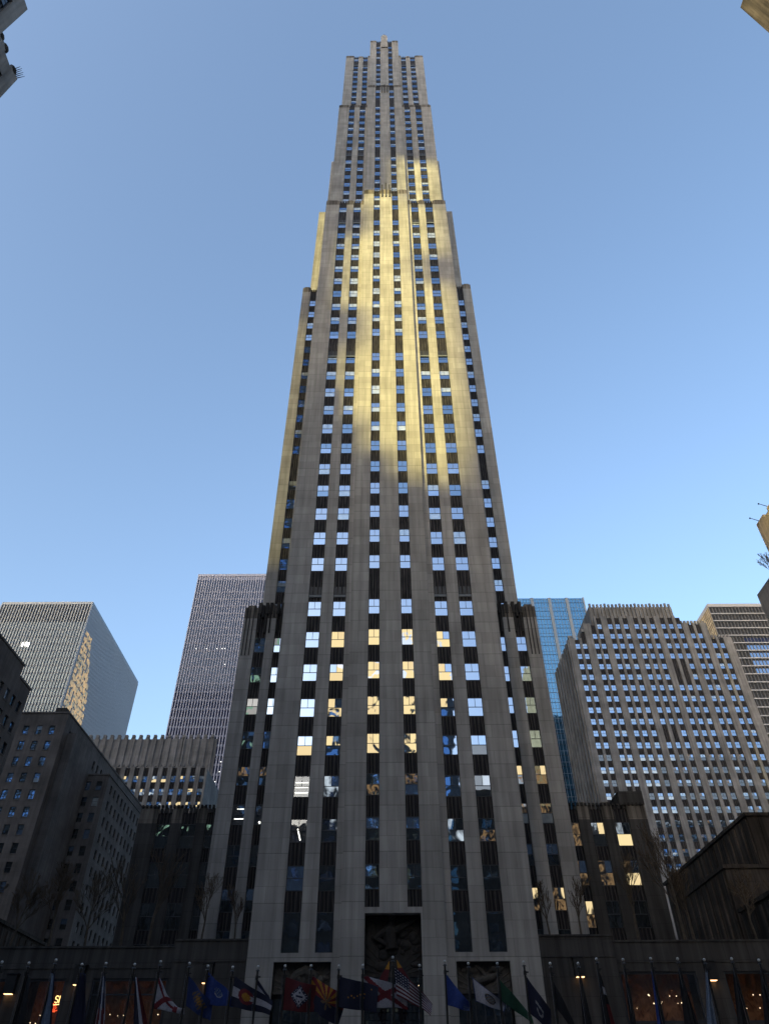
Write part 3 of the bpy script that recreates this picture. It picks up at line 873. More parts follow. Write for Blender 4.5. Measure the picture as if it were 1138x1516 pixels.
wall_with_windows(bld, B0, ('R', -61.5), 158.4, 207, 0, 60.8, [(160.4 + 2.75 * i, 161.5 + 2.75 * i) for i in range(16)], rowsb, 1.9, 'brown_stone', dk, Wn)
mb = MB(); mb.box(-112, -68.4, 144.2, 205, 0, 68.6, 'brown_stone'); mb.box(-67.99, -61.9, 158.4, 206.9, 0, 60.5, 'brown_stone')
mb.box(-112, -67.85, 143.65, 205.1, 68.9, 69.25, 'brown_stone'); mb.box(-67.8, -61.35, 157.85, 207.1, 60.8, 61.15, 'brown_stone')
mb.box(-67.99, -66.2, 146, 157.9, 0, 65.4, 'brown_stone')
mb.box(-71.5, -69.2, 144.6, 147, 69.25, 70.6, 'soot')
mb.build('roof', bld, B0); Wn.build(100)

# curtain-wall towers: glazing sheet, floor bands, upright fins
def fins(mb, face, u0, u1, step, w, proj, z0, z1, mat):
    n = int(round((u1 - u0) / step)); s_ = (u1 - u0) / n
    for i in range(n + 1):
        c = u0 + s_ * i
        fb(mb, face, c - w / 2, c + w / 2, -proj, 0, z0, z1, mat)
def bands(mb, face, u0, u1, z0, z1, step, h, mat, proj=0.06, skip=None):
    z = z1 - step
    while z > z0:
        fb(mb, face, u0, u1, -proj, 0, z, z + h, mat); z -= step
# C
B0 = (-147, 300, 0)
bld = thing('curtain_wall_tower', 'pale grey finned tower with gold speckles on its side, far left of the photo', 'skyscraper', B0)
mb = MB(); mb.box(-192, -147, 300, 385, 0, 189.9, 'bluegreen_glass'); mb.build('glazing', bld, B0)
mb = MB(); mb.box(-191.9, -147.1, 300.1, 384.9, 189.9, 200.2, 'lamp_box'); mb.box(-192.3, -146.7, 299.7, 385.3, 200.2, 201.6, 'fin'); mb.build('roof', bld, B0)
mb = MB(); fins(mb, ('F', 300), -192, -147, 1.42, 0.5, 0.55, 0, 200.2, 'fin'); fins(mb, ('R', -147), 300, 385, 1.42, 0.6, 0.5, 0, 200.2, 'side_fin'); mb.build('fin', bld, B0)['kind'] = 'stuff'
mb = MB(); bands(mb, ('F', 300), -192, -147, 4, 189, 3.9, 0.8, 'band_grey'); bands(mb, ('R', -147), 300, 385, 4, 189, 3.9, 1.3, 'side_fin'); mb.build('floor_band', bld, B0)['kind'] = 'stuff'
M['gold_chip'] = glass('sun_gold_glass', 0.3, tint=(0.9, 0.75, 0.5), under=(0.3, 0.2, 0.1), glow=((1.0, 0.68, 0.36), 0.22, 0.5, 0.35, 0.65))  # glow painted for sun reflected off the side panels
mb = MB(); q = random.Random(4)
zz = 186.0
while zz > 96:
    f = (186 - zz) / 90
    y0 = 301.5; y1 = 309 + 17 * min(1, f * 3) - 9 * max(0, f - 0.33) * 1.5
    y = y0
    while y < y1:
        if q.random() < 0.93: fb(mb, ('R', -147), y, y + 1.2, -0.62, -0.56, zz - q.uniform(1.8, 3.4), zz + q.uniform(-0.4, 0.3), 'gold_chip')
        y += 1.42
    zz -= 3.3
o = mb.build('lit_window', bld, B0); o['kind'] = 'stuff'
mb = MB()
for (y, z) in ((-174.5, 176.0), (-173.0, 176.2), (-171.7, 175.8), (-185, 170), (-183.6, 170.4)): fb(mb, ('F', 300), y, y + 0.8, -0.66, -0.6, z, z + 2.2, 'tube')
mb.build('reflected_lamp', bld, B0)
# E
B0 = (-60, 280, 0)
bld = thing('curtain_wall_tower', 'tall lilac grey pinstriped tower directly behind the left edge of the skyscraper', 'skyscraper', B0)
mb = MB(); mb.box(-89.8, -22, 280, 330, 0, 202.4, 'blue_glass'); mb.build('glazing', bld, B0)
mb = MB(); mb.box(-90.1, -21.7, 279.5, 330.3, 202.4, 203.7, 'fin2'); mb.build('roof', bld, B0)
mb = MB(); fins(mb, ('F', 280), -89.8, -22, 1.16, 0.42, 0.5, 0, 202.4, 'fin2'); mb.build('fin', bld, B0)['kind'] = 'stuff'
mb = MB(); bands(mb, ('F', 280), -89.8, -22, 4, 197, 3.95, 0.9, 'dark_lilac', 0.12); fb(mb, ('F', 280), -89.8, -22, -0.1, 0, 200.4, 202.4, 'fin2'); mb.build('floor_band', bld, B0)['kind'] = 'stuff'
mb = MB(); q = random.Random(11)
for zf, p in ((182.5, .02), (162.8, .12), (154.9, .08), (111.5, .8), (107.5, .75), (103.6, .8), (99.6, .7)):
    for i in range(52):
        x = -89.2 + 1.16 * i
        if q.random() < p: mb.box(x + 0.05, x + 0.32, 279.9, 279.96, zf + 0.1, zf + 0.4, 'tube')
mb.build('ceiling_light', bld, B0)['kind'] = 'stuff'
# D
B0 = (-70, 220, 0)
bld = thing('stone_building', 'stone block with fluted crenellated top and rows of lit windows, behind the brown block', 'building', B0)
Wn = Windows(bld, B0, depth=0.3)
Dc = [(-56.45 - 2.86 * i, -54.95 - 2.86 * i) for i in range(16)][::-1]
pD = lit_pick([('sky_glass', .35), ('pale_lit_glass', .25), ('gold_glass2', .2), ('blind_glass', .2)])
mb = MB()
for a, b in strips_to_piers(-101, -54.3, Dc): mb.box(a, b, 215, 215.5, 0, 84.9, 'grey_stone')
mb.box(-101, -54.3, 215.5, 241, 0, 84.0, 'grey_stone')
n = 60
for i in range(20):
    x = -101 + i * 2.33; mb.box(x, x + 1.3, 222, 222.6, 84, 97.0, 'grey_stone'); mb.box(x + 0.2, x + 1.1, 221.8, 222.9, 97.0, 97.9, 'grey_stone')
    mb.box(x + 1.3, x + 2.33, 222.3, 222.6, 84, 96.6, 'grey_stone')
    mb.box(-65.5 + 0.02, -65.2, 222 + i, 222.6 + i, 84, 96.9, 'grey_stone')
mb.box(-101, -65.6, 222.6, 241, 84, 96.2, 'grey_stone')
for i in range(33):
    x = -100.5 + i * 1.43; mb.box(x, x + 0.5, 214.85, 215.4, 84.9, 85.5, 'grey_stone')
mb.build('wall', bld, B0)
SD = Spandrels(bld, B0)
for a, b in Dc:
    z = 0
    for r in [80.1 - 3.85 * i for i in range(20)][::-1]:
        SD.add(('F', 215), a, b, z, r, 0.24, 3); Wn.add(('F', 215), a, b, r, r + 1.95, (pD(), pD(), pD())); z = r + 1.95
    SD.add(('F', 215), a, b, z, 84.5, 0.24, 3)
SD.build(60); Wn.build(60)
# F
B0 = (50, 240, 0)
bld = thing('glass_tower', 'bright teal glass tower with two white upright ribs, just right of the skyscraper', 'skyscraper', B0)
mb = MB(); mb.box(18, 79.9, 240, 275, 0, 162.3, 'teal_glass'); mb.build('glazing', bld, B0)
mb = MB()
for a, b in ((65.5, 66.7), (72.5, 73.7), (51.5, 52.7), (58.5, 59.7)): mb.box(a, b, 239.6, 240, 0, 162.3, 'fin')
mb.box(79.5, 80.1, 239.7, 240.3, 0, 162.5, 'fin'); mb.build('rib', bld, B0)
mb = MB(); q = random.Random(5)
z = 4.0
while z < 161:
    mb.box(18, 79.9, 239.93, 240, z, z + 0.18, 'bluegreen_glass'); mb.box(18, 79.9, 239.92, 240, z + 1.6, z + 1.66, 'fin'); z += 3.9
x = 18.5
while x < 79.5:
    mb.box(x, x + 0.09, 239.86, 239.92, 0, 162.3, 'fin'); x += 1.16
mb.build('mullion', bld, B0)['kind'] = 'stuff'
# G
B0 = (80, 195, 0)
bld = thing('stone_building', 'broad grey stone building with many window columns and a stepped roofline, right of the skyscraper', 'building', B0)
Wn = Windows(bld, B0, depth=0.3)
Gc = [(57.8, 59.25), (60.0, 61.4), (63.65, 65.1), (65.75, 67.2), (69.1, 70.6), (71.4, 72.9), (74.0, 75.5), (77.3, 78.8), (79.8, 81.2), (82.3, 83.8), (85.6, 87.1), (88.0, 89.5), (90.5, 92.0), (93.85, 95.35), (96.1, 97.6), (99.5, 101.0), (101.8, 103.3)]
def topz(x):
    if x < 60.3 or x > 105.6: return 114.3
    if x < 62.4: return 116.6
    if x < 64.6: return 119.4
    if x < 91.3: return 122.0
    if x < 99.4: return 119.5
    return 114.4
mb = MB()
for a, b in strips_to_piers(56.1, 105.9, Gc):
    mb.box(a, b, 190, 190.5, 0, topz((a + b) / 2), 'grey_stone')
mb.box(56.1, 105.9, 190.5, 212, 0, 113.9, 'grey_stone')
mb.box(60.3, 99.6, 190.8, 211, 113.9, 116.4, 'grey_stone'); mb.box(62.4, 99.5, 191.2, 210, 116.4, 119.2, 'grey_stone')
mb.box(64.8, 91.2, 191.8, 209, 119.2, 126.5, 'grey_stone')
mb.build('wall', bld, B0)
mb = MB()
for i in range(22):
    x = 65.0 + i * 1.2; mb.box(x, x + 0.62, 191.4, 191.9, 119.4, 127.4 + 0.25 * (i % 4 == 0), 'grey_stone')
for i in range(7): mb.box(91.9 + i * 1.1, 92.5 + i * 1.1, 190.3, 190.9, 119.3, 120.4, 'grey_stone')
for i in range(6): mb.box(99.9 + i * 1.0, 100.5 + i * 1.0, 190.1, 190.7, 114.2, 115.2, 'grey_stone')
mb.box(56.0, 57.2, 189.9, 191, 114.3, 115.0, 'grey_stone'); mb.box(60.6, 61.8, 190.1, 191, 116.5, 117.4, 'grey_stone')
mb.build('crenellation', bld, B0)
def pickG(x, z):
    r = rnd.random()
    if z > 78 - (x - 60) * 0.05:
        k = 'sky_glass' if r < 0.7 else ('shade_glass' if r < 0.9 else 'blind_glass')
        return (k, k, 'sky_glass' if rnd.random() < .8 else 'shade_glass')
    if x < 78 - (78 - z) * 0.2 and r < 0.6: return ('sky_glass', 'sky_glass', 'pale_lit_glass')
    if r < 0.5: return ('dim_gold_glass', 'shade_glass', 'dark_glass')
    if r < 0.7: return ('blind_glass', 'blind_glass', 'dark_glass')
    return ('dark_glass',) * 3
SG = Spandrels(bld, B0)
for a, b in Gc:
    z = 0; tz = topz((a + b) / 2)
    rr = [114.1 - 3.45 * i for i in range(1, 33)][::-1]
    if 63 < a < 99: rr += [114.1, 117.55] if 65 < a < 91 else [114.1]
    for r in rr:
        if (a in (85.6, 88.0) and 99 < r < 103.8) or (a in (77.3, 79.8) and 82 < r < 86.5): continue
        SG.add(('F', 190), a, b, z, r, 0.24, 3); Wn.add(('F', 190), a, b, r, r + 1.75, pickG(a, r)); z = r + 1.75
    SG.add(('F', 190), a, b, z, tz - 0.5, 0.24, 3)
SG.build(100)
mb = MB(); ls = [(191.5 + 3.0 * i, 192.9 + 3.0 * i) for i in range(7)]
for a, b in strips_to_piers(190.5, 212, ls): fb(mb, ('L', 56.1), a, b, -0.4, 0, 0, 114.0, 'grey_stone')
for a, b in ls: fb(mb, ('L', 56.1), a, b, -0.05, 0, 0, 113.5, 'spandrel')
mb.build('side_wall', bld, B0)
mb = MB(); q = random.Random(2)
for z in (50.3, 46.9, 43.4):
    for a, b in Gc[5:14]:
        if q.random() < 0.6: mb.ball(((a + b) / 2 + q.uniform(-.3, .3), 190.15, z + 0.4), 0.14, 'tube', 6, 4)
for x in (74.3, 75.0, 84.6, 85.2): mb.box(x, x + 0.5, 191.2, 191.3, 121.2, 121.6, 'tube')
mb.build('ceiling_light', bld, B0)
Wn.build(100)
# H
B0 = (190, 300, 0)
bld = thing('office_tower', 'dark finned office tower with white floor bands, behind the grey stone building, right', 'skyscraper', B0)
mb = MB(); mb.box(161.2, 225, 300, 318, 0, 196.6, 'lamp_box'); mb.build('core_wall', bld, B0)
mb = MB(); mb.box(161, 225, 299.5, 318.2, 196.6, 198.4, 'white_band'); mb.build('roof', bld, B0)
mb = MB(); z = 192.3; i = 0
while z > 4:
    mb.box(161, 225, 299.3, 300, z, z + 0.55, 'white_band'); mb.box(160.9, 161.2, 300, 318, z, z + 0.75, 'gold_stone'); z -= 4.12  # side bands coloured gold for sunlight on the left face
mb.build('floor_band', bld, B0)['kind'] = 'stuff'
mb = MB(); fins(mb, ('F', 300), 161.1, 225, 1.62, 0.2, 0.6, 0, 196.6, 'steel_fin'); fins(mb, ('L', 161.2), 300, 318, 1.62, 0.7, 0.25, 0, 196.6, 'gold_stone'); mb.build('fin', bld, B0)['kind'] = 'stuff'  # side fins carry the same painted sun gold
mb = MB()
z = 177.0
for k in range(5):
    mb.box(173.0, 225, 299.7, 299.9, z - 0.9, z + 1.9, 'sky_glass' if k != 0 else 'blue_glass'); z -= 4.12
mb.build('glazing', bld, B0)
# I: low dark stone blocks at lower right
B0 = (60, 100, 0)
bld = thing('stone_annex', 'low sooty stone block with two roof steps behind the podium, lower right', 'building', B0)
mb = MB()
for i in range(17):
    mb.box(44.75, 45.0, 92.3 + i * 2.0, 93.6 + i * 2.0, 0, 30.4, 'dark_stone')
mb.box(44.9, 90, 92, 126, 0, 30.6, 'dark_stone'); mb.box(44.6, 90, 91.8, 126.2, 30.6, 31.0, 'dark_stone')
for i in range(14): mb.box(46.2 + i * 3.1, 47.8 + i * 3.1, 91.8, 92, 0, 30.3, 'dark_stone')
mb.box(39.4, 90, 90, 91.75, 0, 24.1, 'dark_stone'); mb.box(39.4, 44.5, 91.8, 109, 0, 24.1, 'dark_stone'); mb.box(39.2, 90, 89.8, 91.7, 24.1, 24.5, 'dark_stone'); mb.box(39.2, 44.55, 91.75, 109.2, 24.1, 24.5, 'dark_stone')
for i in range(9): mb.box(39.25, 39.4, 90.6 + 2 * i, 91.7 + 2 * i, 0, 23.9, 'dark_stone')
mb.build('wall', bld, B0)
mb = MB(); q = random.Random(3)
for i in range(5):
    mb.ball((44.9 + 0.4, 97 + i * 6.3, 31.3), 0.16, 'bulb', 6, 4)
mb.build('roof_lamp', bld, B0)
B0 = (50, 75, 0)
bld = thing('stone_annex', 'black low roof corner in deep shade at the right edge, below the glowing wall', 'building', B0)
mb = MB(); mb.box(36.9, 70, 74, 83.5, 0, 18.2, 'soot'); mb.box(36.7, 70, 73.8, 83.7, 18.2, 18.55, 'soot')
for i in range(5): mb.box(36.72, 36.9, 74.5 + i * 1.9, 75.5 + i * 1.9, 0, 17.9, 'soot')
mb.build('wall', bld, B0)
# low left counterpart
B0 = (-60, 120, 0)
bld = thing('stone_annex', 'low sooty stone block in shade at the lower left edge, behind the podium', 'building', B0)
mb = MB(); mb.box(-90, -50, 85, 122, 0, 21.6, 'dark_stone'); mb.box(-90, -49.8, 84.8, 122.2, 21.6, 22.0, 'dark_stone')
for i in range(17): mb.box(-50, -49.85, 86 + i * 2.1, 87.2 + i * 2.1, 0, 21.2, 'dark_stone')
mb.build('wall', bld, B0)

# tall street walls flanking the camera (their corners show at the frame's edges)
def side_tower(name, label, X, y0, y1, z, sgn, mat, steps=(), fl=True, dep=38, gold=None):
    B0 = (X, (y0 + y1) / 2, 0)
    bld = thing(name, label, 'building', B0)
    face = ('R' if sgn < 0 else 'L', X)
    mb = MB()
    a, b = (X - dep, X - 0.5) if sgn < 0 else (X + 0.5, X + dep)
    mb.box(a, b, y0 + 0.01, y1 - 0.01, 0, z - 0.3, mat)
    n = max(1, int((y1 - y0 - 3) / 3.3)); off = (y1 - y0 - n * 3.3) / 2
    cols = [(y0 + off + 3.3 * i + 0.9, y0 + off + 3.3 * i + 2.4) for i in range(n)]
    for p0, p1 in strips_to_piers(y0, y1, cols): fb(mb, face, p0, p1, 0, 0.5, 0, z, mat)
    for p0, p1 in cols: fb(mb, face, p0, p1, 0, 0.5, z - 3.2, z - 0.6, mat)
    mb.build('wall', bld, B0)
    Wn = Windows(bld, B0, depth=0.25); SS = Spandrels(bld, B0)
    for p0, p1 in cols:
        zz = 0; r = 6.0
        while r + 2 < z - 3.3:
            SS.add(face, p0, p1, zz, r, 0.3, 3); Wn.add(face, p0, p1, r, r + 2, ('dark_glass', 'dark_glass', 'dark_glass')); zz = r + 2; r += 3.9
        SS.add(face, p0, p1, zz, z - 3.2, 0.3, 3)
    Wn.build(60); SS.build(60)
    return bld, B0
side_tower('office_building', 'dark stone tower corner reaching into the top left corner of the photo', -40, 19.0, 23.5, 97.2, -1, 'grey_stone', dep=14)
b_, B0 = side_tower('office_building', 'dark stepped stone block with spiky finials at the left edge, below the top left corner', -40.1, 23.6, 27.9, 88.8, -1, 'grey_stone', dep=14)
mb = MB()
for y in (23.8, 24.9, 27.0):
    mb.ball((-40.3, y, 88.9), 0.44, 'soot', 8, 6, (0.8, 1.2, 1.2))
for i in range(6):
    mb.tube((-40.2, 26.9 + i * 0.17, 88.7), (-39.5 + 0.1 * (i % 2), 26.8 + i * 0.19, 89.3), 0.06, 0.02, 5, 'soot')
mb.build('finial', b_, B0)
side_tower('office_building', 'stone tower corner catching gold sunlight in the top right corner of the photo', 50, 6, 29.2, 119.6, 1, 'dark_stone')
side_tower('office_building', 'dark plain stone block at the right edge with bare branches on its roof', 45, 40, 71.8, 50.0, 1, 'grey_stone')
b_, B0 = side_tower('office_building', 'fluted buff stone block in gold sunlight at the right edge, above the dark one', 60, 62, 88.4, 74.8, 1, 'gold_stone')
mb = MB()
for y in (87.5, 84.0): mb.tube((60.2, y, 74.8), (59.0, y + 0.1, 75.5), 0.06, 0.05, 5, 'pole'); mb.ball((58.9, y + 0.1, 75.5), 0.14, 'pole', 6, 4)
mb.build('roof_lamp', b_, B0)

# unseen office blocks behind the camera, added and sized to shade the plaza and tower
# and show as reflections in its lower windows
def added_rear_block(x0, x1, y0, y1, z0, z1, label, parts=()):
    B0 = ((x0 + x1) / 2, (y0 + y1) / 2, 0)
    bld = thing('avenue_block', label, 'building', B0, 'office blocks across the avenue')
    mb = MB()
    for p in [(x0, x1, y0, y1, z0, z1)] + list(parts): mb.box(*p, 'grey_stone')
    mb.build('wall', bld, B0)
    wb = MB()
    for i in range(int((x1 - x0 - 2) / 4)):
        for j in range(int((z1 - z0 - 6) / 4)):
            xa = x0 + 1.5 + 4 * i; za = max(z0, 0) + 5 + 4 * j
            wb.box(xa, xa + 2.2, y1, y1 + 0.05, za, za + 2.2, 'shade_glass' if (i * 7 + j * 3) % 5 else 'blind_glass')
    o = wb.build('windows', bld, B0); o['kind'] = 'stuff'
added_rear_block(-18, 20, -110, -62, 0, 100, 'mid height stone block straight behind the camera')
added_rear_block(-33.9, -18.02, -110, -62, 0, 62, 'narrow low stone block behind the camera to the left')
added_rear_block(20.02, 54, -110, -62, 0, 72, 'low stone block behind the camera to the right')
added_rear_block(55, 260, -110, -62, 0, 138, 'broad stone block behind the camera at the far right')
added_rear_block(50, 80, -58, 5, 0, 118, 'tall stone block flanking the plaza on the right, behind the camera')
added_rear_block(-86, -50, -56, 7, 0, 84, 'stone block flanking the plaza on the left, behind the camera')
def shadow_block(name, label, x0, x1, y0, y1, segs):
    """tall block whose mass is stacked from stepped stages: each (z0, z1, xa, xb)"""
    B0 = ((x0 + x1) / 2, (y0 + y1) / 2, 0)
    bld = thing('avenue_tower', label, 'building', B0, 'towers across the avenue')
    mb = MB()
    sh = (y1 - y0) * math.tan(R(SUN_BACK))      # sides skewed along the sun direction so the gap passes the beam
    for z0, z1, xa, xb in segs:
        i = len(mb.v)
        mb.box(xa, xb, y0, y1, z0, z1, 'grey_stone')
        for j in range(i, i + 8):
            x, y, z = mb.v[j]
            if y == y0: mb.v[j] = (x - sh, y, z)
    mb.build('wall', bld, B0)
    wb = MB()
    for z0, z1, xa, xb in segs:
        for i in range(int((xb - xa - 1) / 4)):
            for j in range(int((z1 - z0 - 2) / 4)):
                a = xa + 1 + 4 * i; z = z0 + 1.5 + 4 * j
                wb.box(a, a + 2, y1, y1 + 0.05, z, z + 2.1, 'shade_glass')
    if wb.v:
        o = wb.build('windows', bld, B0); o['kind'] = 'stuff'
DX, DZ = -89.6, 33.2
SLOT = [(66, 71, 2.5, 9.5), (71, 78, -2.0, 11.0), (78, 100, -6.0, 11.6), (100, 128, -7.2, 11.8), (128, 150, -7.0, 11.2), (150, 165, -4.5, 10.6), (165, 178, -0.5, 9.5)]  # gap outline shaped to throw the sun patch on the skyscraper
L_ = [(0, 66 + DZ, -115.6, -92)]; R_ = [(0, 66 + DZ, -92, -34)]
for z0, z1, a, b in SLOT:
    L_.append((z0 + DZ, z1 + DZ, -115.6, a + DX)); R_.append((z0 + DZ, z1 + DZ, b + DX, -46 if z0 < 76 else (-39.5 if z0 < 80 else -34)))
zt = SLOT[-1][1] + DZ
for z0, h_, a, b in ((104, 2.6, -9, -2.5), (122, 1.8, 6, 12), (139, 2.6, -9, -2), (152, 2.0, 4, 12)):
    R_.append((z0 + DZ, z0 + DZ + h_ * 0.55, a + DX, b + DX))      # added bars across the gap, breaking up the light patch
zt += 9.0
L_.append((zt, 318, -115.6, -87)); R_.append((zt, 318, -87, -34))
shadow_block('avenue_tower', 'tall stepped tower across the avenue, behind the camera to the left', -115.6, -87, -96, -60, L_)
shadow_block('avenue_tower', 'tall stepped tower with sky bridges to its neighbour, behind the camera to the left', -92, -50, -96, -60, R_)
shadow_block('avenue_tower', 'tall slab with a recessed light well, far behind the camera to the left', -240, -118.2, -96, -60, [(0, 318, -240, -124.6), (0, 174, -124.6, -118.2), (292, 318, -124.6, -118.2), (174, 292, -119.6, -118.2), (0, 90, -118.2, -115.7), (172, 318, -118.2, -115.7), (90, 172, -116.8, -115.7)])
shadow_block('avenue_tower', 'very broad tall slab at the far left behind the camera', -470, -241, -96, -60, [(0, 312, -470, -241)])

# ------------------------------------------------------------------ flagpoles and flags round the sunken plaza
POLES = [(3, 1425), (43, 1426.5), (83, 1422), (121.5, 1428.5), (157, 1427), (199.5, 1428.5), (237.7, 1424.5), (280.5, 1427), (308, 1431), (344.6, 1432.7),
         (382, 1432), (422, 1430.7), (460.6, 1430.4), (501.5, 1430.7), (537, 1430), (581.4, 1418), (621, 1430), (658, 1424), (693, 1427), (736, 1427), (775, 1425),
         (814, 1427), (855.4, 1427), (882.7, 1420.4), (922, 1421.3), (962.8, 1419.7), (1002.7, 1420), (1042, 1421.5), (1082.6, 1420), (1123, 1422)]
camR = cam.matrix_world.to_3x3()
def at(px, py, Y):
    d = camR @ Vector(((px - 569) / 1052.0, -(py - 758) / 1052.0, -1.0))
    p = d * (Y / d.y)
    return Vector((p.x, p.y, p.z + 1.6))
YP = 38.0
def make_pole(h):
    o = thing('flagpole', '', 'flagpole', (0, 0, 0), 'flagpoles round the sunken plaza')
    m = MB(); m.tube((0, 0, 0), (0, 0, h - 0.14), 0.065, 0.045, 10, 'pole'); m.tube((0, 0, 0), (0, 0, 0.35), 0.13, 0.1, 10, 'pole', True); m.build('pole', o, smooth=True)
    m = MB(); m.ball((0, 0, h), 0.062, 'ball', 14, 9); m.build('finial', o, smooth=True)
    m = MB(); m.tube((0, 0, h - 0.16), (0, 0, h - 0.11), 0.1, 0.06, 10, 'pole', True); m.box(-0.05, 0.16, -0.02, 0.02, h - 0.42, h - 0.36, 'pole'); m.box(-0.06, 0.06, -0.06, 0.06, h - 0.5, h - 0.34, 'pole'); m.build('truck', o)
    m = MB(); m.tube((-0.11, -0.04, 1.3), (-0.08, -0.04, h - 0.4), 0.008, 0.008, 4, 'f_grey'); m.build('halyard', o)
    return o
proto = make_pole(7.4)
def dup(root, loc):
    r = root.copy(); COL.objects.link(r); r.location = loc
    for ch in list(root.children):
        c = ch.copy(); COL.objects.link(c); c.parent = r
    return r
P_LABEL = {0: 'leftmost flagpole, at the left edge, without any flag', 1: 'flagpole flying the narrow dark flag at far left', 2: 'flagpole holding the limp pale blue flag', 3: 'flagpole of the broad navy flag left of the shop window',
 4: 'flagpole with a furled white and red flag', 5: 'flagpole of the limp red, white and navy flag', 6: 'flagpole of the hanging white flag with red saltire', 7: 'flagpole of the blue flag with a tan diamond emblem',
 8: 'flagpole of the blue flag with a small white emblem', 9: 'flagpole of the flag with a red ring and gold disc', 10: 'flagpole with a thin navy and white streamer', 11: 'flagpole of the red flag with a white diamond',
 12: 'flagpole of the flag with red and gold rays', 13: 'flagpole of the dark navy flag with gold stars', 14: 'flagpole of the flying white flag with red saltire', 15: 'tallest flagpole, flying the striped flag at the main entrance',
 16: 'flagpole without a flag right of the main entrance', 17: 'flagpole of the plain bright blue flag', 18: 'flagpole of the white flag with a dark oval seal', 19: 'flagpole of the long green flag',
 20: 'flagpole of the broad black flag with white letters', 21: 'flagpole of the black flag streaming to the right', 22: 'flagpole of the narrow black flag under a wall lamp', 23: 'flagpole of the dark flag with white and red bits',
 24: 'flagpole of the black limp flag at the left of the glowing window', 25: 'flagpole of the limp navy flag before the glowing window', 26: 'flagpole of the limp black flag right in the glowing window',
 27: 'flagpole of the limp pale grey flag', 28: 'flagpole second from the right edge', 29: 'rightmost flagpole near the right edge'}
tops = []
for i, (px, py) in enumerate(POLES):
    p = at(px, py, YP); tops.append(p)
    o = proto if i == 0 else dup(proto, (0, 0, 0))
    o.location = (p.x, p.y, p.z - 7.4)
    o['label'] = P_LABEL[i]

def star(u, v, cu, cv, r, asp=1.5):
    du = (u - cu) * asp; dv = v - cv
    a = math.atan2(du, dv); d = math.hypot(du, dv)
    return d < r * (0.55 + 0.45 * math.cos(5 * a))
def flag(name, label, quad, fn, waves=1.5, amp=0.12, nu=44, nv=30, ph=0.0, Y=YP, sag=0.0, group='flags flying round the sunken plaza'):
    """quad: hoist top, hoist bottom, fly bottom, fly top (positions on the pole plane); fn(u, v) names the cloth colour"""
    A, B, C, D = [at(x, y, Y) for x, y in quad]
    mb = MB()
    for i in range(nu + 1):
        u = i / nu
        for j in range(nv + 1):
            v = j / nv
            p = A.lerp(D, u).lerp(B.lerp(C, u), v)
            w = math.sin(u * waves * 2 * math.pi + ph + v * 1.3) * amp * min(1, u * 3) + math.sin(u * waves * 5.1 + v * 4 + ph * 2) * amp * 0.35 * u
            dz = math.sin(u * waves * 2 * math.pi + ph + 0.8) * amp * 0.45 * u - sag * math.sin(math.pi * u)
            mb.v.append((p.x + 0.0, p.y + w, p.z + dz))
    for i in range(nu):
        for j in range(nv):
            a = i * (nv + 1) + j
            k = fn((i + 0.5) / nu, (j + 0.5) / nv)
            mb.f.append((a, a + 1, a + nv + 2, a + nv + 1)); mb.m.append(mb.mi('f_' + k))
    o = mb.build(name, None, smooth=True)
    sm = o.modifiers.new('thickness', 'SOLIDIFY'); sm.thickness = 0.012
    tag(o, label, 'flag', group)
    return o
def limp(name, label, x0, y0, x1, w0, w1, fn, y1=1560, ph=0.0):
    return flag(name, label, [(x0, y0), (x0 + (x1 - x0), y1), (x1 + w1, y1), (x0 + w0, y0 + 3)], fn, waves=1.2, amp=0.07, nu=20, nv=40, ph=ph)
F_ = lambda k: (lambda u, v: k)
def saltire(u, v):
    return 'red' if abs(v - u) < 0.12 or abs(v - (1 - u)) < 0.12 else 'white'
def co(u, v):
    d = math.hypot((u - 0.36) * 1.5, v - 0.5)
    if d < 0.16: return 'yellow'
    if d < 0.30 and not (u > 0.36 and abs(v - 0.5) < 0.10): return 'red'
    return 'navy' if v < 1 / 3 or v > 2 / 3 else 'white'
def ar(u, v):
    d = abs((u - 0.5) * 1.25) + abs(v - 0.5)
    if d < 0.27:
        if abs(v - 0.5) < 0.035 and abs(u - 0.5) < 0.12: return 'navy'
        for c in ((0.5, 0.38), (0.42, 0.6), (0.5, 0.66), (0.58, 0.6)):
            if math.hypot((u - c[0]) * 1.5, v - c[1]) < 0.035: return 'navy'
        return 'white'
    if d < 0.40:
        a = math.atan2(v - 0.5, (u - 0.5) * 1.25) * 6
        return 'white' if abs(math.sin(a * 1.7)) > 0.86 and 0.31 < d < 0.36 else 'navy'
    return 'crimson'
def az(u, v):
    if star(u, v, 0.5, 0.5, 0.26): return 'brown'
    if v > 0.5: return 'navy'
    a = math.degrees(math.atan2(0.5 - v, (u - 0.5) * 1.5)) % 180
    return 'yellow' if int(a / (180 / 13.0)) % 2 else 'red'
def ak(u, v):
    for c in ((0.25, 0.62), (0.33, 0.55), (0.4, 0.6), (0.48, 0.52), (0.56, 0.46), (0.66, 0.42), (0.64, 0.56), (0.84, 0.2)):
        if math.hypot((u - c[0]) * 1.45, v - c[1]) < 0.028: return 'yellow'
    return 'navy'
def us(u, v):
    if u < 0.4 and v < 7 / 13:
        iu = (u / 0.4 * 6) % 1; iv = (v / (7 / 13.0) * 5) % 1
        return 'white' if math.hypot(iu - .5, iv - .5) < 0.24 else 'navy'
    return 'crimson' if int(v * 13) % 2 == 0 else 'white'
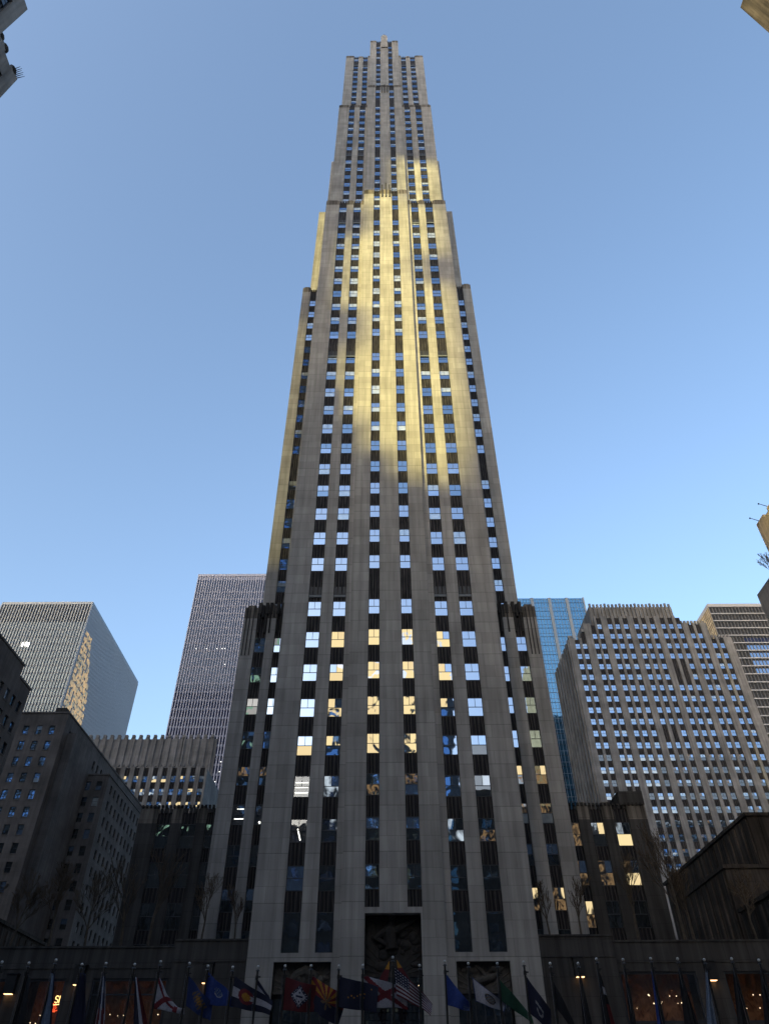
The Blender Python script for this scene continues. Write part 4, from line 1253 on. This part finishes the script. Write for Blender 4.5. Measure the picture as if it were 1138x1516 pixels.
def de(u, v):
    d = abs((u - 0.5) * 1.3) + abs(v - 0.45)
    if math.hypot((u - 0.5) * 1.5, v - 0.45) < 0.17: return 'brown' if (int(u * 20) + int(v * 14)) % 2 else 'yellow'
    return 'brown' if d < 0.42 and (u * 9 + v * 5) % 1 < 0.6 else 'blue'
def ct(u, v):
    d = math.hypot((u - 0.5) * 1.5, v - 0.45)
    return 'lightblue' if d < 0.2 and (int(u * 22) + int(v * 13)) % 2 == 0 else ('white' if 0.17 < d < 0.22 and v > 0.45 else 'cobalt')
def seal(u, v):
    d = math.hypot((u - 0.52) * 1.5, v - 0.5)
    if d < 0.27: return 'brown' if (int(u * 26) + int(v * 17)) % 3 == 0 else ('navy' if d > 0.2 else 'grey')
    return 'blue' if min(u, 1 - u) < 0.03 or min(v, 1 - v) < 0.05 else 'white'
def blu(u, v):
    return 'lightblue' if u > 0.7 and v > 0.55 and (int(u * 30) + int(v * 20)) % 3 == 0 else 'cobalt'
def blk(u, v):
    d = math.hypot((u - 0.5) * 1.4, v - 0.6)
    return 'grey' if (0.12 < d < 0.2 and v > 0.6) or (abs(v - 0.48 - (u - .5) * .3) < 0.05 and 0.35 < u < 0.65) else 'navy'
def tri(u, v):
    if u < 0.4: return 'navy'
    return 'white' if u < 0.62 else 'crimson'
def ny(u, v):
    return 'white' if (u * 3 + v * 0.7) % 1 < 0.35 else ('crimson' if v > 0.45 else 'navy')
limp('flag', 'narrow black flag hanging limp at far left', 40, 1444, 8, 4, 22, F_('black'))
limp('flag', 'limp pale blue flag hanging before the red neon shop window', 76, 1440, 52, 4, 22, lambda u, v: 'lightblue' if u < .75 else 'navy', ph=1)
limp('flag', 'broad navy flag drooping from under a wall lamp', 116, 1440, 94, 11, 34, F_('navy'), ph=2)
limp('flag', 'furled white flag with red and navy folds left of the lit shop window', 151, 1440, 130, 4, 24, ny, ph=.5)
limp('flag', 'limp flag in navy, white and red before the lit shop window', 200, 1446, 196, 3, 34, tri, ph=1.5)
flag('flag', 'hanging white flag with a red saltire', [(233, 1442), (227, 1494), (268, 1500), (254, 1484)], saltire, 1.0, 0.1, ph=.4)
flag('flag', 'white and red flag tail blown out beyond the hanging saltire flag', [(250, 1488), (246, 1496), (272, 1503), (273, 1494)], lambda u, v: 'white' if u > .6 else 'red', 1.0, 0.05, 12, 6)
flag('flag', 'blue flag with a tan diamond emblem', [(279.5, 1445), (275, 1490), (311, 1514), (313, 1487)], de, 1.2, 0.12, ph=.2)
flag('flag', 'blue flag with a small white emblem', [(306, 1438), (303, 1487), (345, 1492), (340, 1470)], ct, 1.2, 0.12, ph=1.4, Y=38.15)
flag('flag', 'navy and white flag with a red ring round a gold disc', [(347.5, 1445.5), (341, 1490), (399, 1504), (404, 1483)], co, 1.0, 0.12, ph=2.2)
flag('flag', 'thin navy and white streamer flag behind the gold disc flag', [(381, 1450), (381, 1468), (402, 1489), (398, 1475)], lambda u, v: 'white' if v > .5 else 'navy', 1.0, 0.05, 16, 8, Y=38.2)
flag('flag', 'red flag with a white diamond full of blue stars', [(423, 1447), (418, 1496), (464, 1500), (468, 1461)], ar, 1.0, 0.1, ph=.6)
flag('flag', 'flag with red and gold sunburst rays over navy', [(461.5, 1445), (458, 1493), (500, 1522), (514, 1477)], az, 1.0, 0.13, 60, 40, ph=1.0, Y=38.1)
flag('flag', 'dark navy flag sprinkled with small gold stars', [(502.5, 1446), (500.5, 1492), (557, 1500), (560, 1461)], ak, 1.0, 0.1, 60, 40, ph=2.6)
flag('flag', 'flying white flag with a red saltire', [(538.5, 1444), (540, 1492), (604, 1494), (600, 1463)], saltire, 1.3, 0.13, ph=1.8, Y=38.25)
flag('flag', 'striped red and white flag with a starred navy canton', [(583, 1431), (587, 1475), (637, 1504), (640, 1486)], us, 1.3, 0.12, 65, 52, ph=.9, sag=-0.05)
flag('flag', 'plain bright blue flag drooping to the right', [(660, 1442), (663, 1489), (695, 1498), (697, 1489)], blu, 1.0, 0.1, ph=.3)
flag('flag', 'white flag with a dark oval seal', [(698.5, 1447), (704, 1483), (746, 1500), (750, 1489)], seal, 1.1, 0.12, ph=1.1)
flag('flag', 'long dark green flag trailing to the lower right', [(739, 1450), (742, 1482), (790, 1518), (786, 1503)], F_('green'), 1.2, 0.12, ph=2.0)
flag('flag', 'broad black flag with pale lettering', [(777, 1443), (783, 1500), (818, 1530), (816, 1498)], blk, 1.0, 0.1, ph=.8)
flag('flag', 'black flag streaming away to the lower right', [(815.5, 1447), (821, 1490), (862, 1545), (848, 1510)], F_('black'), 1.0, 0.08, ph=1.6, nu=20, nv=12)
limp('flag', 'narrow black flag hanging beside an amber wall lamp', 857, 1443, 866, 4, 20, F_('black'), ph=.4)
limp('flag', 'dark limp flag with white and red touches on plain stone', 885, 1440, 896, 4, 26, lambda u, v: 'white' if .18 < v < .28 and u > .5 else ('crimson' if u > .7 and v > .4 else 'black'), ph=1.2)
limp('flag', 'black limp flag at the left of the glowing window', 924, 1440, 938, 2, 14, F_('black'), ph=.2)
limp('flag', 'limp navy flag before the glowing window', 964, 1438, 978, 2, 18, lambda u, v: 'cobalt' if u < .3 else 'navy', ph=1.2)
limp('flag', 'limp black flag in the right of the glowing window', 1004, 1438, 1018, 4, 30, F_('black'), ph=.9)
limp('flag', 'limp pale grey flag between the two right windows', 1044, 1436, 1048, 3, 20, F_('lightblue'), ph=.9)
limp('flag', 'narrow dark flag on the second pole from the right', 1084, 1436, 1096, 4, 22, F_('black'), ph=.5)
limp('flag', 'narrow dark flag at the right edge', 1124, 1436, 1136, 4, 22, F_('black'), ph=1.5)
# two slanting entrance banners with yellow tips
for nm, lab, a, b, w in (('banner', 'slanting dark red banner with a gilded tip, left of the tallest pole', (577, 1420), (555, 1460), 8), ('banner', 'slanting dark red banner with a gilded tip, right of the tallest pole', (586, 1418), (612, 1458), -8)):
    o = thing(nm, lab, 'banner', tuple(at(*a, 60)), 'entrance banners')
    p0 = at(*a, 60); p1 = at(*b, 60)
    m = MB(); m.tube((0, 0, 0), tuple(p1 - p0), 0.03, 0.03, 6, 'pole'); m.build('pole', o)
    q0 = at(a[0] - w * .1, a[1] + 3, 60) - p0; q1 = at(a[0] + (b[0] - a[0]) * .4, a[1] + 15, 60) - p0; q2 = at(a[0] + (b[0] - a[0]) * .4 + w, a[1] + 16, 60) - p0
    m = MB(); m.quad([q0, q1, q2], 'f_yellow'); m.quad([q1, p1 - p0, p1 - p0 + Vector((w * .08, 0, -1.2)), q2], 'f_crimson'); m.build('cloth', o)

# ------------------------------------------------------------------ bare trees on the terraces
def tree(x, y, z, h, label, spread=0.33, seed=0, levels=5, bushy=False, name='bare_tree', lean=0.0):
    q = random.Random(seed)
    o = thing(name, label, 'tree', (x, y, z), 'bare trees on the terraces')
    tr = MB(); cr = MB()
    def grow(p, d, ln, r, lv):
        n = 3 if lv < 3 else 2
        c = p
        for k in range(n):
            e = c + d * (ln / n)
            (tr if lv == 0 else cr).tube(c, e, r, r * 0.86, 5 if lv < 2 else 3, 'bark' if lv < 2 else 'twig')
            c = e; r *= 0.86
            d = (d + Vector((q.uniform(-.12, .12), q.uniform(-.12, .12), q.uniform(-.02, .12)))).normalized()
            if lv < levels and (lv > 0 or k > 0):
                for _ in range(2 if lv < 2 else 1):
                    a = q.uniform(0, 2 * math.pi); s_ = spread * q.uniform(0.8, 1.8)
                    dd = (d + Vector((math.cos(a) * s_, math.sin(a) * s_, q.uniform(-.05, .25)))).normalized()
                    grow(c, dd, ln * q.uniform(0.42, 0.62), max(r * 0.5, 0.016), lv + 1)
        if lv < levels: grow(c, d, ln * 0.5, max(r * 0.7, 0.016), lv + 1)
        elif bushy:
            for _ in range(3):
                v = c + Vector((q.uniform(-.3, .3), q.uniform(-.3, .3), q.uniform(-.3, .3))); s_ = q.uniform(.06, .14)
                cr.quad([v, v + Vector((s_, q.uniform(-s_, s_), 0)), v + Vector((s_ * .4, 0, s_ * 1.6))], 'leaf')
    grow(Vector((0, 0, 0)), Vector((lean, 0, 1)).normalized(), h * 0.5, h * 0.014 + 0.03, 0)
    tr.build('trunk', o); cr.build('crown', o)
TL = [(-30.5, 74, 13.1, 8.5, 'bare tree before the brown block, leftmost of the left terrace', 1, True), (-33.5, 73, 12.9, 6.5, 'low dense bare tree at the far left of the left terrace', 2, True),
      (-27.6, 75, 12.9, 7.5, 'dense bare tree before the corner of the low wing on the left', 3, True), (-24.0, 74, 12.9, 8.5, 'thin bare tree before the first window column of the left low wing', 4, False),
      (-21.4, 73.5, 12.9, 9.5, 'tall thin bare tree between the window columns of the left low wing', 5, False), (-16.3, 72.0, 13.4, 6.0, 'small bare tree close to the left side of the tower', 6, False), (-13.4, 72.0, 13.4, 5.0, 'smallest bare tree touching the left side of the tower', 7, False),
      (14.4, 72.0, 13.6, 5.2, 'smallest bare tree touching the right side of the tower', 8, False), (17.2, 72.0, 13.6, 5.5, 'small bare tree right of the tower, above the podium edge', 9, False),
      (22.8, 74, 13.3, 8.5, 'thin bare tree before the right low wing', 10, False), (27.0, 74, 13.3, 10.5, 'tall bare tree before the outer corner of the right low wing', 11, True), (28.2, 75, 13.3, 8.0, 'bare tree just right of the tall one at the right low wing', 12, False),
      (33.0, 73, 13.3, 6.5, 'dense bare tree before the sooty annex on the right', 13, True), (36.2, 73, 13.3, 6.0, 'bare tree at the far right of the right terrace', 14, False), (-38.5, 74, 12.9, 6.5, 'bare tree at the left edge above the podium', 15, True)]
for x, y, z, h, lab, sd, bu in TL:
    tree(x, y, z, h, lab, seed=sd, bushy=False, levels=4 if not bu else 5, spread=0.30 if not bu else 0.42)
tree(45.8, 68.5, 50.2, 3.4, 'bare tree on the roof of the dark block at the right edge', seed=21, levels=4, spread=0.5)
